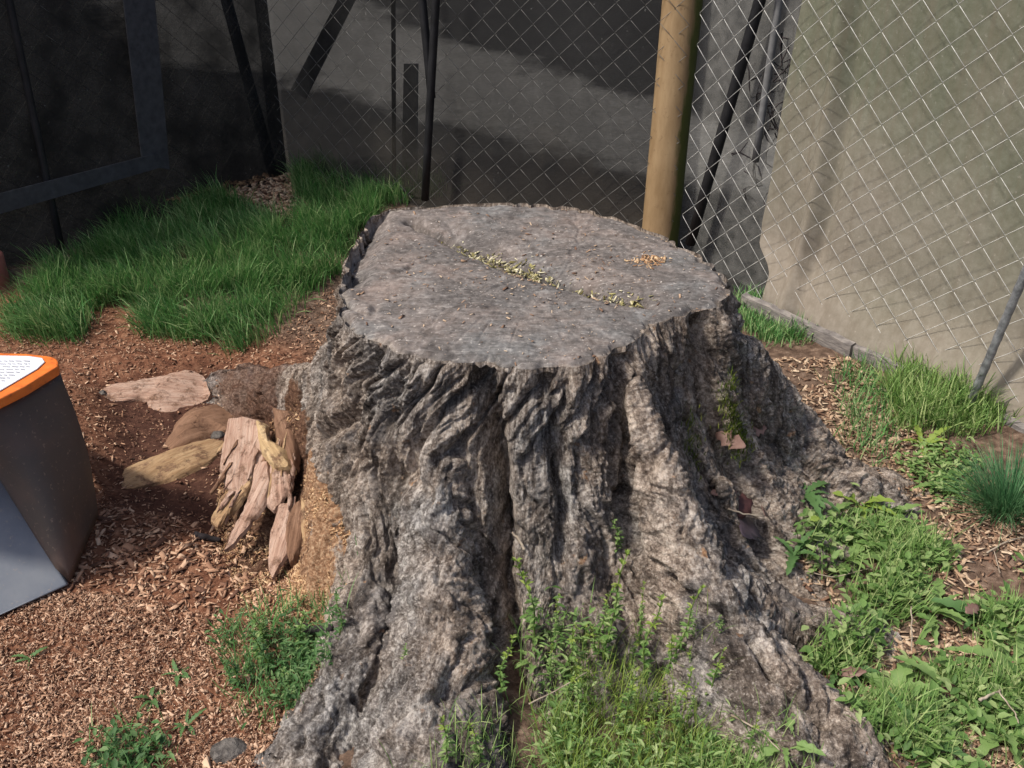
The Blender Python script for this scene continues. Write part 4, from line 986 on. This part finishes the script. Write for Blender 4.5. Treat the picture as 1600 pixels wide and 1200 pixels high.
# galvanised stake at the right edge
st = []
q0 = PC.at(*PC.uv(1541, 612), .06); q1 = PC.at(*PC.uv(1606, 462), .06)
dirn = (q1 - q0); 
pts = q0 - dirn * .5 + np.linspace(0, 1, 40)[:, None] * dirn * 3.0
v, f = tube(pts, .0095 + .0012 * (np.arange(40) % 2), 8)
tag(obj('stake', mesh('stake', v, f, True), simple('galvanised_rod', [(.3, (.12, .125, .13)), (.7, (.36, .37, .38))], 60, rough=.5, metal=.5)), 'ribbed grey steel stake leaning on the tarp at the right edge', 'stake')
# weathered edging planks
def plank(p0, p1, h, th, label):
    a, c_ = P1(*p0), P1(*p1); a[2] = c_[2] = 0; d = c_ - a; L = np.linalg.norm(d); d /= L; s = np.cross(Z3, d); n = 24; V = []
    for i in range(n):
        t = i / (n - 1); w_ = .004 * float(pn(t * 6, p0[0], 2.)); hh = h + .006 * float(pn(t * 9, p0[1], 5.))
        o = a + d * L * t + s * w_
        V += [o - s * th - Z3 * .03, o + s * th - Z3 * .03, o + s * th + Z3 * hh, o - s * th + Z3 * (hh - .004)]
    f = []
    for i in range(n - 1):
        for j in range(4): f.append((4 * i + j, 4 * i + (j + 1) % 4, 4 * i + 4 + (j + 1) % 4, 4 * i + 4 + j))
    f += [(3, 2, 1, 0), (4 * n - 4, 4 * n - 3, 4 * n - 2, 4 * n - 1)]
    return tag(obj('edging_plank', mesh('edging_plank', V, f), MT['plank']), label, 'plank', 'edging planks under the tarp')
MT['plank'] = simple('weathered_plank', [(.3, (.1, .09, .085)), (.55, (.22, .2, .185)), (.75, (.34, .3, .26))], 30, stretch=(1, 1, 6), bump=.6)
plank((1160, 476), (1330, 556), .038, .010, 'grey weathered edging plank beside the small grass wedge')
plank((1332, 554), (1470, 620), .034, .009, 'pale edging plank running behind the bright grass clump')
plank((1560, 664), (1700, 730), .03, .009, 'short edging plank behind the needle tuft at the right edge')

# ------------------------------------------------------------------ machine hood at the left edge
mg = empty('stump_grinder', (*P1(-60, 900)[:2], 0))
tag(mg, 'dark machine hood with orange rimmed top and white warning label', 'machine')
base = np.array([*P1(-60, 900)[:2], 0])
zt = .375
def solid(name, pts, thick, mat, parent, sub=6, label=None):
    p_ = np.array(pts, float) - base; n_ = np.cross(p_[1] - p_[0], p_[2] - p_[0]); n_ /= np.linalg.norm(n_); n_ = n_ if n_[2] > 0 else -n_
    k = len(p_); V = np.concatenate([p_, p_ - n_ * thick])
    f = [tuple(range(k)), tuple(range(2 * k - 1, k - 1, -1))] + [(i, i + k, (i + 1) % k + k, (i + 1) % k) for i in range(k)]
    m = mesh(name, V, f); o = obj(name, m, MT[mat], parent)
    bv = o.modifiers.new('bevel', 'BEVEL'); bv.width = .003; bv.segments = 2
    if label: o['label'] = label
    return o
MT['orange'] = simple('orange_paint', [(.3, (.4, .09, .02)), (.42, (.66, .15, .02)), (.62, (.76, .19, .028)), (.75, (.8, .3, .1))], 45, rough=.4, bump=.1, spec=.5)
b = NB('dusty_dark_rubber'); v = b.coord(); n1 = b.noise(v, 7, 4); n2 = b.noise(v, 90, 4, .7)
c = b.mix(b.ramp(n1, [(.4, (0, 0, 0)), (.65, (1, 1, 1))]), (.085, .07, .06), (.13, .09, .072)); c = b.mix(b.ramp(n2, [(.6, (0, 0, 0)), (.7, (.7, .7, .7))]), c, (.27, .2, .15))
MT['rubber'] = b.surf(c, .55, b.bump(n2, .3, .002), .35)
b = NB('dusty_steel_plate'); v = b.coord(); n1 = b.noise(v, 9, 4); n2 = b.noise(v, 90, 4, .7)
c = b.ramp(n1, [(.3, (.13, .15, .185)), (.7, (.22, .235, .255))]); c = b.mix(b.ramp(n2, [(.6, (0, 0, 0)), (.72, (.6, .6, .6))]), c, (.36, .3, .24))
MT['steel'] = b.surf(c, .5, b.bump(n2, .2, .002), .4)
MT['label'] = simple('white_label', [(.3, (.62, .64, .68)), (.7, (.74, .76, .8))], 10, bump=.05, rough=.4)
MT['ink'] = simple('grey_print', [(.3, (.38, .38, .4)), (.7, (.5, .5, .52))], 10, bump=0)
# top plate outline with rounded corner
def arc(p0, p1, p2, n=7):
    p0, p1, p2 = map(np.array, (p0, p1, p2)); return [(1 - t) ** 2 * p0 + 2 * t * (1 - t) * p1 + t * t * p2 for t in np.linspace(0, 1, n)]
outl = arc((66, 555), (96, 556), (90, 572), 8); far_l = [(-260, 540)]; near_l = [(-120, 682), (-330, 690)]
top_px = [(-330, 545), (0, 551), (40, 552)] + outl + [(40, 603), (0, 623)] + near_l
tp_ = P(np.array([p[0] for p in top_px], float), np.array([p[1] for p in top_px], float), zt)
solid('top_rim', tp_, .02, 'orange', mg, label='orange painted rim')
lab_px = [(-300, 553), (0, 555), (46, 556), (66, 559), (70, 565), (58, 576), (0, 610), (-120, 669), (-300, 677)]
lp = P(np.array([p[0] for p in lab_px], float), np.array([p[1] for p in lab_px], float), zt + .003)
solid('warning_label', lp, .0025, 'label', mg, label='white label sheet with lines of small print')
ink = []
for i in range(11):      # rows of print, too small to read
    y0 = 562.5 + i * 4.4; xr = 46 - max(0, (y0 - 571)) * 1.75; x = -230
    while x < xr:
        wd = random.uniform(4, 13); x1 = min(x + wd, xr)
        q = P(np.array([x, x1, x1, x]), np.array([y0, y0 + .6, y0 + 2.0, y0 + 1.4]), zt + .0042) - base
        ink.append((q, [(0, 1, 2, 3)])); x = x1 + random.uniform(2, 3.5)
v, f = join(ink); o = obj('print', mesh('print', v, f), MT['ink'], mg)
A = P1(105, 914, .004); E = P1(0, 745, .17); Bp = P1(152, 805, .02); Bp2 = P1(148, 760, .1); Cc = P1(98, 585, zt - .03); Dd = P1(0, 628, zt - .03)
Ebk = P1(-60, 650, .29)
# curtain: ruled surface between the hood edge and the lower edge, bulging outwards
def curtain(name, upper, lower, mat, thick=.006, n=26, bulge=.012, label=None):
    def rs(pts):
        pts = np.array(pts); cs = np.concatenate([[0], np.cumsum(np.linalg.norm(np.diff(pts, axis=0), axis=1))]); t = np.linspace(0, cs[-1], n)
        return np.stack([np.interp(t, cs, pts[:, k]) for k in range(3)], -1)
    a, c_ = rs(upper), rs(lower); m_ = 16; t = np.linspace(0, 1, m_)
    W = a[:, None] + (c_ - a)[:, None] * t[None, :, None]; W = W - base
    W[..., 0] += bulge * np.sin(t * np.pi)[None] + .003 * pn(np.arange(n)[:, None] * .3, t[None] * 4, 2.)
    o = obj(name, mesh(name, W.reshape(-1, 3), gridfaces(n, m_), True), MT[mat], mg)
    s = o.modifiers.new('thickness', 'SOLIDIFY'); s.thickness = thick; s.offset = 0
    if label: o['label'] = label
    return o
curtain('rubber_flap', [P1(-150, 690, zt - .03), Dd, Cc, P1(60, 560, zt - .03), P1(-100, 552, zt - .03)], [E + (E - A) * .5, E, A, Bp, P1(120, 690, .01), P1(0, 640, .01)], 'rubber', label='dusty dark rubber side flap')
solid('steel_plate', [A, E + (E - A) * .6, P1(-330, 760, .15), P1(-330, 1030, .004), P1(0, 961, .004)], .012, 'steel', mg, label='blue grey steel front plate')

# ------------------------------------------------------------------ terracotta pot at the left edge
pc = P1(-14, 452, 0)
prof = [(0, 0), (.055, 0), (.06, .004), (.072, .09), (.074, .1), (.082, .102), (.083, .122), (.076, .124), (.07, .1), (.06, .012), (0, .012)]
nV = 32; V = []
for r_, z_ in prof:
    for j in range(nV): V.append((r_ * math.cos(j * 2 * math.pi / nV), r_ * math.sin(j * 2 * math.pi / nV), z_))
f = [(i * nV + j, i * nV + (j + 1) % nV, (i + 1) * nV + (j + 1) % nV, (i + 1) * nV + j) for i in range(len(prof) - 1) for j in range(nV)]
MT['terra'] = simple('terracotta', [(.3, (.24, .075, .05)), (.7, (.36, .14, .1))], 14, bump=.2)
o = tag(obj('terracotta_pot', mesh('terracotta_pot', V, f, True), MT['terra'], loc=pc), 'rounded terracotta red pot at the fence foot on the left edge', 'pot')
o.rotation_euler = (math.pi - .1, .1, 0); o.location.z = .12
